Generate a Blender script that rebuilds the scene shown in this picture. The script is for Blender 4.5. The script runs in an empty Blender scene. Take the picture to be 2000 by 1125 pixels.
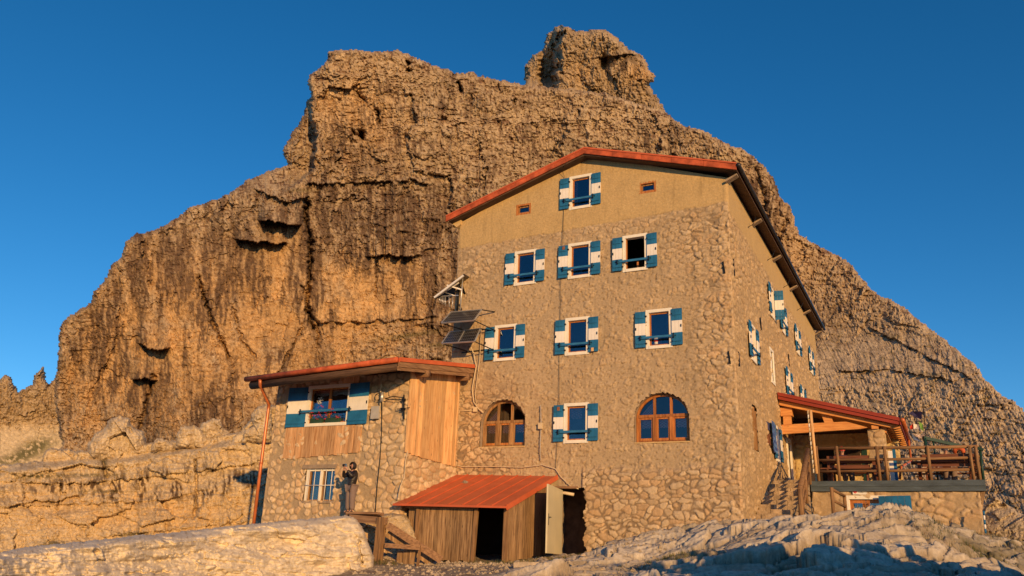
import bpy, math, random
import numpy as np
from mathutils import Vector, Matrix
random.seed(7); np.random.seed(7)
sc = bpy.context.scene
COL = sc.collection
R = math.radians
# ------------------------------------------------------------------ camera (solved from the photograph)
FPX, YAW, PITCH, ROLL = 1611.34, 0.480348, 0.3177, 0.0384919
CAM = np.array([5.20283, -24.69877, -1.544899])
_fw = np.array([-math.sin(YAW)*math.cos(PITCH), math.cos(YAW)*math.cos(PITCH), math.sin(PITCH)])
_r0 = np.array([math.cos(YAW), math.sin(YAW), 0.0]); _u0 = np.cross(_r0, _fw)
RT = _r0*math.cos(ROLL)+_u0*math.sin(ROLL); UP = -_r0*math.sin(ROLL)+_u0*math.cos(ROLL)
def ray(px, py): return _fw+RT*(px-1000)/FPX+UP*(562.5-py)/FPX
def Y(px, py, y):
    d = ray(px, py); return CAM+d*((y-CAM[1])/d[1])
def X(px, py, x):
    d = ray(px, py); return CAM+d*((x-CAM[0])/d[0])
def rays(u, v):
    d = _fw[None]+RT[None]*((u.reshape(-1, 1)-1000)/FPX)+UP[None]*((562.5-v.reshape(-1, 1))/FPX)
    return d/np.linalg.norm(d, axis=1, keepdims=True)
cd = bpy.data.cameras.new("camera"); cam = bpy.data.objects.new("camera", cd); COL.objects.link(cam); sc.camera = cam
cd.sensor_width = 36; cd.lens = FPX/2000*36; cd.clip_end = 3000; cd.clip_start = .1
cam.matrix_world = Matrix(((RT[0], UP[0], -_fw[0], CAM[0]), (RT[1], UP[1], -_fw[1], CAM[1]), (RT[2], UP[2], -_fw[2], CAM[2]), (0, 0, 0, 1)))
# ------------------------------------------------------------------ light
SAZ, SEL = R(45), R(10.5)
SUN = Vector((math.sin(SAZ)*math.cos(SEL), -math.cos(SAZ)*math.cos(SEL), math.sin(SEL)))
ld = bpy.data.lights.new("sun", 'SUN'); lo = bpy.data.objects.new("sun", ld); COL.objects.link(lo)
ld.energy = 4.8; ld.angle = R(.5); ld.color = (1, .585, .215); lo.rotation_euler = SUN.to_track_quat('Z', 'Y').to_euler(); lo.location = (20, -30, 30)
w = bpy.data.worlds.new("World"); sc.world = w; w.use_nodes = True
nt = w.node_tree; bg = nt.nodes['Background']
sk = nt.nodes.new('ShaderNodeTexSky'); sk.sky_type = 'NISHITA'; sk.sun_disc = False
sk.sun_elevation = SEL; sk.sun_rotation = math.pi-SAZ; sk.altitude = 2500; sk.air_density = 1.0; sk.dust_density = .1; sk.ozone_density = 3.0
hs = nt.nodes.new('ShaderNodeHueSaturation'); hs.inputs['Hue'].default_value = .497; hs.inputs['Saturation'].default_value = 1.235; hs.inputs['Value'].default_value = 1.12
nt.links.new(sk.outputs[0], hs.inputs['Color']); nt.links.new(hs.outputs[0], bg.inputs[0]); bg.inputs[1].default_value = .13
sc.view_settings.view_transform = 'Standard'; sc.view_settings.look = 'None'; sc.view_settings.exposure = 0; sc.view_settings.gamma = 1
sc.cycles.use_denoising = True
sc.cycles.max_bounces = 5; sc.cycles.transparent_max_bounces = 8
# ------------------------------------------------------------------ noise on arrays
def _h(ix, iy, s):
    n = (ix.astype(np.int64)*374761393+iy.astype(np.int64)*668265263+s*2147483647+s*97) & 0xffffffff
    n = ((n ^ (n >> 13))*1274126177) & 0xffffffff
    n = ((n ^ (n >> 16))*2246822519) & 0xffffffff
    return ((n ^ (n >> 15)) & 0xffffff)/16777216.0
def perlin(x, y, s=0):
    ix = np.floor(x); iy = np.floor(y); fx = x-ix; fy = y-iy
    ux = fx*fx*fx*(fx*(fx*6-15)+10); uy = fy*fy*fy*(fy*(fy*6-15)+10)
    def g(dx, dy):
        a = _h(ix+dx, iy+dy, s)*2*np.pi
        return np.cos(a)*(fx-dx)+np.sin(a)*(fy-dy)
    return ((g(0, 0)*(1-ux)+g(1, 0)*ux)*(1-uy)+(g(0, 1)*(1-ux)+g(1, 1)*ux)*uy)*1.5
def fbm(x, y, o=4, s=0, gain=.5, lac=2.03):
    t = 0; a = 1; n = 0
    for k in range(o):
        t = t+a*perlin(x, y, s+k*17); n += a; a *= gain; x = x*lac+3.1; y = y*lac+1.7
    return t/n
def ridged(x, y, o=4, s=0, gain=.55):
    t = 0; a = 1; n = 0
    for k in range(o):
        t = t+a*(1-np.abs(perlin(x, y, s+k*13))*2); n += a; a *= gain; x = x*2.07+5; y = y*2.07+9
    return t/n
def cells(x, y, s=0, jit=.85):
    """F1, F2, random id of the nearest jittered cell point"""
    ix = np.floor(x); iy = np.floor(y)
    f1 = np.full(x.shape, 9.0); f2 = np.full(x.shape, 9.0); cid = np.zeros(x.shape)
    for dx in (-1, 0, 1):
        for dy in (-1, 0, 1):
            cx = ix+dx; cy = iy+dy
            qx = cx+.5+(_h(cx, cy, s)-.5)*jit; qy = cy+.5+(_h(cx, cy, s+5)-.5)*jit
            d = np.hypot(x-qx, y-qy); r = _h(cx, cy, s+9)
            nb = d < f1
            f2 = np.where(nb, f1, np.minimum(f2, d)); cid = np.where(nb, r, cid); f1 = np.where(nb, d, f1)
    return f1, f2, cid
def facets(x, y, s=0, jit=.9, tilt=1.0):
    """angular blocks: each cell is a plane with its own height and tilt"""
    ix = np.floor(x); iy = np.floor(y); f1 = np.full(x.shape, 9.0); f2 = np.full(x.shape, 9.0); h = np.zeros(x.shape); cid = np.zeros(x.shape)
    for dx in (-1, 0, 1):
        for dy in (-1, 0, 1):
            cx = ix+dx; cy = iy+dy; qx = x-(cx+.5+(_h(cx, cy, s)-.5)*jit); qy = y-(cy+.5+(_h(cx, cy, s+5)-.5)*jit)
            d = np.hypot(qx, qy); r = _h(cx, cy, s+9); nb = d < f1
            f2 = np.where(nb, f1, np.minimum(f2, d)); f1 = np.where(nb, d, f1); cid = np.where(nb, r, cid)
            h = np.where(nb, (r-.5)+tilt*((_h(cx, cy, s+11)-.5)*qx*1.6+(_h(cx, cy, s+13)-.5)*qy*1.6), h)
    return h, f2-f1, cid
def sstep(a, b, x):
    t = np.clip((x-a)/(b-a), 0, 1); return t*t*(3-2*t)
def G(u, v, cx, cy, sx, sy, rot=0):
    c, s = math.cos(R(rot)), math.sin(R(rot)); a = (u-cx)*c+(v-cy)*s; b = -(u-cx)*s+(v-cy)*c
    return np.exp(-(a/sx)**2-(b/sy)**2)
def segdist(u, v, pts, closed=False):
    d = np.full(u.shape, 1e9); n = len(pts)
    for i in range(n if closed else n-1):
        ax, ay = pts[i]; bx, by = pts[(i+1) % n]; ex, ey = bx-ax, by-ay; L = ex*ex+ey*ey+1e-9
        t = np.clip(((u-ax)*ex+(v-ay)*ey)/L, 0, 1)
        d = np.minimum(d, np.hypot(u-ax-t*ex, v-ay-t*ey))
    return d
def inside(u, v, pts):
    r = np.zeros(u.shape, bool); n = len(pts)
    for i in range(n):
        ax, ay = pts[i]; bx, by = pts[(i+1) % n]
        if ay == by: continue
        r ^= ((ay > v) != (by > v)) & (u < (bx-ax)*(v-ay)/(by-ay)+ax)
    return r
def mix(a, b, t):
    t = t[..., None] if np.ndim(t) else t
    return np.asarray(a)*(1-t)+np.asarray(b)*t
# ------------------------------------------------------------------ materials
def newmat(name):
    m = bpy.data.materials.new(name); m.use_nodes = True
    return m, m.node_tree, m.node_tree.nodes['Principled BSDF']
def N(nt, t, **k):
    n = nt.nodes.new(t)
    for a, b in k.items():
        if a.startswith('i_'):
            n.inputs[a[2:].replace('_', ' ')].default_value = b
        else: setattr(n, a, b)
    return n
def noisebump(nt, bs, coord, scale, strength, dist, detail=6):
    nz = N(nt, 'ShaderNodeTexNoise', i_Scale=scale, i_Detail=detail, i_Roughness=.65)
    nt.links.new(coord, nz.inputs['Vector'])
    b = N(nt, 'ShaderNodeBump', i_Strength=strength, i_Distance=dist)
    nt.links.new(nz.outputs[0], b.inputs['Height']); nt.links.new(b.outputs[0], bs.inputs['Normal'])
    return nz, b
def mat(name, col, rough=.7, metal=0, var=.15, vscale=4, bump=.3, bscale=40, bdist=.01, spec=.3, stretch=None):
    m, nt, bs = newmat(name)
    tc = N(nt, 'ShaderNodeTexCoord'); mp = N(nt, 'ShaderNodeMapping')
    if stretch: mp.inputs['Scale'].default_value = stretch
    nt.links.new(tc.outputs['Object'], mp.inputs[0])
    nz, b = noisebump(nt, bs, mp.outputs[0], bscale, bump, bdist)
    n2 = N(nt, 'ShaderNodeTexNoise', i_Scale=vscale, i_Detail=5, i_Roughness=.6); nt.links.new(mp.outputs[0], n2.inputs['Vector'])
    cr = N(nt, 'ShaderNodeValToRGB'); e = cr.color_ramp.elements
    c = np.array(col); lo_ = np.clip(c*(1-var*1.6), 0, 1); hi = np.clip(c*(1+var), 0, 1)
    e[0].position = .3; e[1].position = .7; e[0].color = (*lo_, 1); e[1].color = (*hi, 1)
    nt.links.new(n2.outputs[0], cr.inputs[0]); nt.links.new(cr.outputs[0], bs.inputs['Base Color'])
    bs.inputs['Roughness'].default_value = rough; bs.inputs['Metallic'].default_value = metal; bs.inputs['Specular IOR Level'].default_value = spec
    return m
def mat_attr(name, rough=.9, bscale=25, bump=.5, bdist=.02, var=.25, vscale=18, spec=.15, vor=0):
    """colour from the mesh's own stone / stain colours, broken up by fine procedural noise"""
    m, nt, bs = newmat(name)
    at = N(nt, 'ShaderNodeAttribute', attribute_name='Col'); tc = N(nt, 'ShaderNodeTexCoord')
    nz, b = noisebump(nt, bs, tc.outputs['Object'], bscale, bump, bdist, 8)
    n2 = N(nt, 'ShaderNodeTexNoise', i_Scale=vscale, i_Detail=8, i_Roughness=.7); nt.links.new(tc.outputs['Object'], n2.inputs['Vector'])
    mr = N(nt, 'ShaderNodeMapRange'); mr.inputs['From Min'].default_value = .3; mr.inputs['From Max'].default_value = .7
    mr.inputs['To Min'].default_value = 1-var*1.3; mr.inputs['To Max'].default_value = 1+var
    nt.links.new(n2.outputs[0], mr.inputs['Value'])
    vm = N(nt, 'ShaderNodeVectorMath', operation='SCALE'); nt.links.new(at.outputs['Color'], vm.inputs[0]); nt.links.new(mr.outputs[0], vm.inputs['Scale'])
    nt.links.new(vm.outputs[0], bs.inputs['Base Color']); bs.inputs['Roughness'].default_value = rough; bs.inputs['Specular IOR Level'].default_value = spec
    return m
def mat_wood(name, col, dark, rough=.7, axis='z', plank=.12, gap=True, knots=.5):
    """boards: grain stretched along AXIS, tint per board across the other directions"""
    m, nt, bs = newmat(name); tc = N(nt, 'ShaderNodeTexCoord'); mp = N(nt, 'ShaderNodeMapping')
    s = {'z': (22, 22, 1.6), 'x': (1.6, 22, 22), 'y': (22, 1.6, 22)}[axis]; mp.inputs['Scale'].default_value = s
    nt.links.new(tc.outputs['Object'], mp.inputs[0])
    nz = N(nt, 'ShaderNodeTexNoise', i_Scale=1.0, i_Detail=7, i_Roughness=.65); nt.links.new(mp.outputs[0], nz.inputs['Vector'])
    cr = N(nt, 'ShaderNodeValToRGB'); e = cr.color_ramp.elements
    e[0].position = .34; e[1].position = .62; e[0].color = (*dark, 1); e[1].color = (*col, 1)
    nt.links.new(nz.outputs[0], cr.inputs[0])
    oi = N(nt, 'ShaderNodeNewGeometry'); mr = N(nt, 'ShaderNodeMapRange'); mr.inputs['To Min'].default_value = .68; mr.inputs['To Max'].default_value = 1.2
    nt.links.new(oi.outputs['Random Per Island'], mr.inputs['Value'])
    vm = N(nt, 'ShaderNodeVectorMath', operation='SCALE'); nt.links.new(cr.outputs[0], vm.inputs[0]); nt.links.new(mr.outputs[0], vm.inputs['Scale'])
    vo = N(nt, 'ShaderNodeTexVoronoi', i_Scale=5.5); m2 = N(nt, 'ShaderNodeMapping')
    m2.inputs['Scale'].default_value = {'z': (1, 1, .45), 'x': (.45, 1, 1), 'y': (1, .45, 1)}[axis]
    nt.links.new(tc.outputs['Object'], m2.inputs[0]); nt.links.new(m2.outputs[0], vo.inputs['Vector'])
    kr = N(nt, 'ShaderNodeMapRange'); kr.inputs['From Min'].default_value = .05; kr.inputs['From Max'].default_value = .14
    kr.inputs['To Min'].default_value = 1-knots; kr.inputs['To Max'].default_value = 1
    nt.links.new(vo.outputs['Distance'], kr.inputs['Value'])
    v2 = N(nt, 'ShaderNodeVectorMath', operation='SCALE'); nt.links.new(vm.outputs[0], v2.inputs[0]); nt.links.new(kr.outputs[0], v2.inputs['Scale'])
    nt.links.new(v2.outputs[0], bs.inputs['Base Color'])
    b = N(nt, 'ShaderNodeBump', i_Strength=.5, i_Distance=.006); nt.links.new(nz.outputs[0], b.inputs['Height']); nt.links.new(b.outputs[0], bs.inputs['Normal'])
    bs.inputs['Roughness'].default_value = rough; bs.inputs['Specular IOR Level'].default_value = .25
    return m
M = {}
M['rock'] = mat_attr('mountain_rock', bscale=1.6, bump=.5, bdist=.3, var=.30, vscale=1.3)
M['rock2'] = mat_attr('near_rock', bscale=7, bump=.8, bdist=.08, var=.22, vscale=9)
M['smoothrock'] = mat_attr('pale_smooth_limestone', bscale=16, bump=.45, bdist=.03, var=.10, vscale=5)
M['stone'] = mat_attr('rubble_stone_wall', bscale=30, bump=.6, bdist=.02, var=.16, vscale=14)
M['ground'] = mat_attr('limestone_ground', bscale=12, bump=.6, bdist=.03, var=.2, vscale=12)
M['red'] = mat('red_painted_roof_sheet', (.56, .125, .05), .5, var=.12, vscale=1.5, bump=.1, bscale=6)
M['redfascia'] = mat('weathered_red_fascia', (.50, .105, .04), .7, var=.35, vscale=2.5, bump=.3, bscale=20)
M['darkred'] = mat('dark_red_sheet', (.30, .045, .022), .45, var=.1, vscale=1.5, bump=.08, bscale=8)
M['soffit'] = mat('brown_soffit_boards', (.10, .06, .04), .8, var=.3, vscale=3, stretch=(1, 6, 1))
M['soffitpanel'] = mat('grey_brown_soffit_panel', (.20, .15, .11), .8, var=.3, vscale=2)
M['darkmetal'] = mat('dark_gutter_metal', (.05, .05, .06), .4, metal=.6, var=.2)
M['copper'] = mat('orange_painted_pipe', (.58, .17, .06), .35, metal=.2, var=.15, vscale=3, bump=.05, spec=.5)
M['white'] = mat('white_painted_stone_surround', (.80, .76, .66), .75, var=.06, vscale=3, bump=.2)
M['shwhite'] = mat('white_shutter_paint', (.80, .76, .70), .6, var=.05, vscale=4, bump=.15)
M['blue'] = mat('blue_shutter_paint', (.020, .155, .34), .55, var=.28, vscale=1.3, bump=.15, bscale=25)
M['bluebar'] = mat('blue_bar_paint', (.03, .16, .34), .5, var=.1, vscale=4)
M['black'] = mat('black_iron', (.015, .015, .018), .5, metal=.3, var=.3)
M['sash'] = mat_wood('varnished_window_wood', (.50, .20, .055), (.25, .08, .02), .45, knots=0)
M['oldsash'] = mat_wood('worn_window_wood', (.46, .27, .12), (.20, .09, .03), .65, knots=0)
M['larch'] = mat_wood('new_larch_boards', (.80, .52, .26), (.52, .27, .11), .65)
M['panelwood'] = mat_wood('greyed_larch_boards', (.68, .41, .21), (.38, .19, .08), .75)
M['larchx'] = mat_wood('new_larch_beam', (.74, .36, .12), (.52, .20, .06), .6, axis='x', knots=.3)
M['oldwood'] = mat_wood('weathered_boards', (.42, .27, .14), (.13, .07, .035), .8)
M['oldwoodx'] = mat_wood('weathered_beam', (.34, .20, .11), (.15, .08, .045), .8, axis='x', knots=.2)
M['oldwoody'] = mat_wood('weathered_beam_along', (.34, .20, .11), (.15, .08, .045), .8, axis='y', knots=.2)
M['logwood'] = mat_wood('weathered_log', (.30, .17, .085), (.13, .07, .035), .75, axis='x', knots=.2)
M['logz'] = mat_wood('weathered_post', (.33, .19, .09), (.13, .07, .035), .75, axis='z', knots=.2)
M['darkbeam'] = mat_wood('dark_eave_beam', (.13, .075, .05), (.04, .022, .018), .7, axis='x', knots=0)
M['tablewood'] = mat_wood('red_brown_table', (.20, .075, .04), (.10, .035, .02), .6, axis='x', knots=0)
M['bluegrey'] = mat('blue_grey_deck_beam', (.08, .105, .125), .55, var=.25, vscale=1.5, stretch=(1, 1, 5))
M['pvc'] = mat('grey_conduit', (.42, .40, .38), .5, var=.1)
M['cream'] = mat('cream_cable', (.62, .50, .33), .6, var=.1)
M['cable'] = mat('black_cable', (.02, .02, .02), .6, var=.1)
M['creamdoor'] = mat('cream_metal_door', (.62, .56, .38), .5, var=.06, vscale=1.5, bump=.05)
M['redplastic'] = mat('red_plastic', (.6, .04, .03), .4, var=.05)
M['alu'] = mat('bare_aluminium', (.65, .64, .62), .4, metal=.7, var=.08)
M['panelback'] = mat('white_panel_back', (.75, .73, .70), .5, var=.05)
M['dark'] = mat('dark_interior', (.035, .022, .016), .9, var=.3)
M['room'] = mat('dim_room_wall', (.10, .06, .04), .9, var=.3)
M['plaster'] = mat('ochre_plaster', (.60, .42, .20), .9, var=.1, vscale=2, bump=.6, bscale=30, bdist=.02)
M['concrete'] = mat('mortar_lintel', (.33, .25, .18), .9, var=.2, vscale=5, bump=.6, bscale=25, bdist=.02)
M['green'] = mat('dark_green_metal', (.012, .045, .035), .45, var=.2)
M['boulder'] = M['rock2']
M['leaf'] = mat('geranium_leaves', (.05, .10, .03), .7, var=.4, vscale=30)
M['petal'] = mat('red_petals', (.80, .03, .02), .6, var=.2, vscale=30)
M['planter'] = mat('green_planter', (.03, .07, .04), .6, var=.2)
M['skin'] = mat('skin', (.50, .27, .19), .6, var=.06)
M['jacket'] = mat('black_quilted_jacket', (.022, .018, .018), .38, var=.3, bump=.5, bscale=14, bdist=.03, stretch=(.3, .3, 2.2), spec=.5)
M['trousers'] = mat('grey_brown_trousers', (.22, .16, .14), .85, var=.1)
M['shoe'] = mat('dark_boots', (.05, .035, .03), .7, var=.2)
M['phoneblue'] = mat('blue_grey_camera', (.10, .17, .28), .35, var=.1)
def mat_cloth(name, a, b, scale):
    m, nt, bs = newmat(name); tc = N(nt, 'ShaderNodeTexCoord'); ck = N(nt, 'ShaderNodeTexChecker', i_Scale=scale)
    ck.inputs['Color1'].default_value = (*a, 1); ck.inputs['Color2'].default_value = (*b, 1)
    nt.links.new(tc.outputs['Object'], ck.inputs['Vector']); nt.links.new(ck.outputs[0], bs.inputs['Base Color']); bs.inputs['Roughness'].default_value = .9
    return m
M['gingham'] = mat_cloth('pink_gingham', (.75, .42, .38), (.52, .12, .12), 24)
def mat_glass(name, tr, tint=(.02, .03, .05)):
    m, nt, bs = newmat(name); nt.nodes.remove(bs); out = nt.nodes['Material Output']
    gl = N(nt, 'ShaderNodeBsdfGlossy', i_Roughness=.03); gl.inputs['Color'].default_value = (.85, .9, 1, 1)
    tb = N(nt, 'ShaderNodeBsdfTransparent'); tb.inputs['Color'].default_value = (.75, .78, .8, 1)
    mx = N(nt, 'ShaderNodeMixShader'); fr = N(nt, 'ShaderNodeFresnel', i_IOR=1.5)
    mr = N(nt, 'ShaderNodeMapRange'); mr.inputs['To Min'].default_value = tr; mr.inputs['To Max'].default_value = 1
    tc = N(nt, 'ShaderNodeTexCoord'); nz = N(nt, 'ShaderNodeTexNoise', i_Scale=1.3, i_Detail=1); bp = N(nt, 'ShaderNodeBump', i_Strength=.25, i_Distance=.02)
    nt.links.new(tc.outputs['Object'], nz.inputs['Vector']); nt.links.new(nz.outputs[0], bp.inputs['Height']); nt.links.new(bp.outputs[0], gl.inputs['Normal'])
    nt.links.new(fr.outputs[0], mr.inputs['Value']); nt.links.new(mr.outputs[0], mx.inputs[0]); nt.links.new(tb.outputs[0], mx.inputs[1]); nt.links.new(gl.outputs[0], mx.inputs[2])
    nt.links.new(mx.outputs[0], out.inputs['Surface']); return m
M['glass'] = mat_glass('window_glass', .07)
# ------------------------------------------------------------------ mesh building
class MB:
    def __init__(s): s.v = []; s.f = []; s.m = []; s.sm = []; s.mats = []
    def _m(s, mt):
        if mt not in s.mats: s.mats.append(mt)
        return s.mats.index(mt)
    def add(s, vs, fs, mt=None, smooth=False):
        b = len(s.v); s.v += [tuple(map(float, q)) for q in vs]; k = s._m(mt)
        for f in fs: s.f.append(tuple(i+b for i in f)); s.m.append(k); s.sm.append(smooth)
        return s
    def box(s, x0, x1, y0, y1, z0, z1, mt=None, xf=None):
        vs = [(x, y, z) for z in (z0, z1) for x, y in ((x0, y0), (x1, y0), (x1, y1), (x0, y1))]
        if xf: vs = [xf(q) for q in vs]
        return s.add(vs, [(0, 3, 2, 1), (4, 5, 6, 7), (0, 1, 5, 4), (1, 2, 6, 5), (2, 3, 7, 6), (3, 0, 4, 7)], mt)
    def beam(s, a, b, w, h, mt=None, up=(0, 0, 1)):
        a = Vector(a); b = Vector(b); d = (b-a).normalized(); u = Vector(up); sd = d.cross(u).normalized(); u = sd.cross(d)
        vs = [p+sd*i*w/2+u*j*h/2 for p in (a, b) for i, j in ((-1, -1), (1, -1), (1, 1), (-1, 1))]
        return s.add(vs, [(0, 1, 2, 3), (4, 7, 6, 5), (0, 4, 5, 1), (1, 5, 6, 2), (2, 6, 7, 3), (3, 7, 4, 0)], mt)
    def tube(s, pts, r, n=8, mt=None, cap=True):
        pts = [Vector(p) for p in pts]; rs = r if isinstance(r, (list, tuple)) else [r]*len(pts); vs = []; fs = []
        prev = None
        for i, p in enumerate(pts):
            d = (pts[min(i+1, len(pts)-1)]-pts[max(i-1, 0)]).normalized()
            a = d.orthogonal().normalized() if prev is None else (prev-d*prev.dot(d)).normalized()
            prev = a; b = d.cross(a)
            for k in range(n):
                t = 2*math.pi*k/n; vs.append(p+(a*math.cos(t)+b*math.sin(t))*rs[i])
        for i in range(len(pts)-1):
            for k in range(n): fs.append((i*n+k, i*n+(k+1) % n, (i+1)*n+(k+1) % n, (i+1)*n+k))
        if cap: fs.append(tuple(range(n))[::-1]); fs.append(tuple(range((len(pts)-1)*n, len(pts)*n)))
        return s.add(vs, fs, mt, True)
    def prism(s, poly, d0, d1, axis='y', mt=None):
        n = len(poly); f = {'y': lambda a, b, c: (a, c, b), 'x': lambda a, b, c: (c, a, b), 'z': lambda a, b, c: (a, b, c)}[axis]
        vs = [f(a, b, d) for d in (d0, d1) for a, b in poly]
        fs = [tuple(range(n))[::-1], tuple(range(n, 2*n))]+[(i, (i+1) % n, n+(i+1) % n, n+i) for i in range(n)]
        return s.add(vs, fs, mt)
    def mesh(s, name, off=(0, 0, 0)):
        me = bpy.data.meshes.new(name); o = off
        me.from_pydata([(q[0]-o[0], q[1]-o[1], q[2]-o[2]) for q in s.v], [], s.f)
        for mt in s.mats:
            if mt: me.materials.append(M[mt] if isinstance(mt, str) else mt)
        if len(s.mats) > 1: me.polygons.foreach_set('material_index', s.m)
        me.polygons.foreach_set('use_smooth', s.sm); 
        import bmesh
        bm = bmesh.new(); bm.from_mesh(me); bmesh.ops.recalc_face_normals(bm, faces=bm.faces); bm.to_mesh(me); bm.free()
        me.update(); return me
def wloc(o):
    p = Vector((0, 0, 0))
    while o: p += Vector(o.location); o = o.parent
    return p
def tag(o, label=None, cat=None, group=None, kind=None):
    if label: o['label'] = label
    if cat: o['category'] = cat
    if group: o['group'] = group
    if kind: o['kind'] = kind
    return o
def part(name, mb, parent=None, local=False, loc=None, rz=0, base=None):
    """one mesh object; builder in world coordinates unless LOCAL"""
    if parent is not None and not local:
        off = wloc(parent) if base is None else base
        me = mb.mesh(name, off) if isinstance(mb, MB) else mb
    elif base is not None: me = mb.mesh(name, base) if isinstance(mb, MB) else mb
    else: me = mb.mesh(name) if isinstance(mb, MB) else mb
    o = bpy.data.objects.new(name, me); COL.objects.link(o); o.parent = parent
    if loc is not None: o.location = loc
    elif base is not None and parent is None: o.location = base
    o.rotation_euler.z = rz
    return o
def thing(name, label, cat, loc=(0, 0, 0), group=None):
    o = bpy.data.objects.new(name, None); COL.objects.link(o); o.location = loc; o.empty_display_size = .2
    return tag(o, label, cat, group)
def gridmesh(name, V, idx, nx, ny, cols, mt, smooth=True, off=None):
    """V (ny*nx,3) all grid points, idx mask (ny,nx) of used cells"""
    ok = idx.reshape(ny, nx); cell = ok[:-1, :-1] & ok[1:, :-1] & ok[:-1, 1:] & ok[1:, 1:]
    jj, ii = np.nonzero(cell); a = jj*nx+ii
    F = np.stack([a, a+1, a+nx+1, a+nx], 1)
    used = np.zeros(nx*ny, bool); used[F.ravel()] = True; mp = np.cumsum(used)-1
    F = mp[F]; P = V[used]; c = cols[used]
    if off is not None: P = P-np.array(off)[None]
    me = bpy.data.meshes.new(name); me.vertices.add(len(P)); me.vertices.foreach_set('co', P.astype(np.float32).ravel())
    me.loops.add(F.size); me.loops.foreach_set('vertex_index', F.astype(np.int32).ravel())
    me.polygons.add(len(F)); me.polygons.foreach_set('loop_start', np.arange(0, F.size, 4, dtype=np.int32)); me.polygons.foreach_set('loop_total', np.full(len(F), 4, np.int32))
    me.polygons.foreach_set('use_smooth', np.full(len(F), smooth)); me.update(calc_edges=True)
    at = me.color_attributes.new('Col', 'FLOAT_COLOR', 'POINT'); at.data.foreach_set('color', np.hstack([np.clip(c, 0, 1), np.ones((len(c), 1))]).astype(np.float32).ravel())
    me.materials.append(M[mt]); return me
# ------------------------------------------------------------------ mountain and rock masses
def relief(name, x0, x1, y0, y1, step, poly, fun, edge=(25, 15), jit=2.5, mt='rock', kind='structure', base=None, smooth=True):
    """a rock mass: distance from the viewpoint over a grid of directions, rounded off to the back along its outline"""
    nx = int((x1-x0)/step)+1; ny = int((y1-y0)/step)+1
    u, v = np.meshgrid(np.linspace(x0, x1, nx), np.linspace(y0, y1, ny)); 
    d = segdist(u, v, poly, True)*np.where(inside(u, v, poly), 1, -1)
    d = d+jit*fbm(u/14, v/14, 3, 41)*2+jit*.4*fbm(u/4, v/4, 2, 42)*2
    dist, col = fun(u, v)
    t = np.clip(1-d/edge[0], 0, 1); dist = dist+edge[1]*(1-np.sqrt(1-t*t*.999))
    V = CAM[None]+rays(u, v)*dist.reshape(-1, 1)
    me = gridmesh(name, V, d.ravel() > 0, nx, ny, col.reshape(-1, 3), mt, smooth, off=base)
    o = bpy.data.objects.new(name, me); COL.objects.link(o)
    if base is not None: o.location = base
    if kind: o['kind'] = kind
    return o
TAN = np.array([.40, .295, .185]); OCH = np.array([.56, .335, .135]); DRK = np.array([.078, .046, .03]); PAL = np.array([.50, .40, .28])
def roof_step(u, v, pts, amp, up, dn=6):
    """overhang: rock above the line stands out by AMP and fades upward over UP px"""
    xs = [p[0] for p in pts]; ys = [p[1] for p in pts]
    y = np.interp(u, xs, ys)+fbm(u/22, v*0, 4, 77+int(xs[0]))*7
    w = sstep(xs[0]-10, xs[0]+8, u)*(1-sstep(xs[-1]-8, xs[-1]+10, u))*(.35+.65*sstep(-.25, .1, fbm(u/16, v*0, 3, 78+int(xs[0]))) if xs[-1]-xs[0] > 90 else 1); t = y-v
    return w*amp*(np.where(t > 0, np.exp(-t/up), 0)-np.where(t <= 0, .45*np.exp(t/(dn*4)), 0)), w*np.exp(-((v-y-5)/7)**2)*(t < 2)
def crack(u, v, pts, w, amp):
    d = segdist(u+fbm(u/12, v/12, 3, 5)*8, v+fbm(u/12, v/12, 3, 6)*8, pts); return np.exp(-(d/w)**2)*amp
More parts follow.
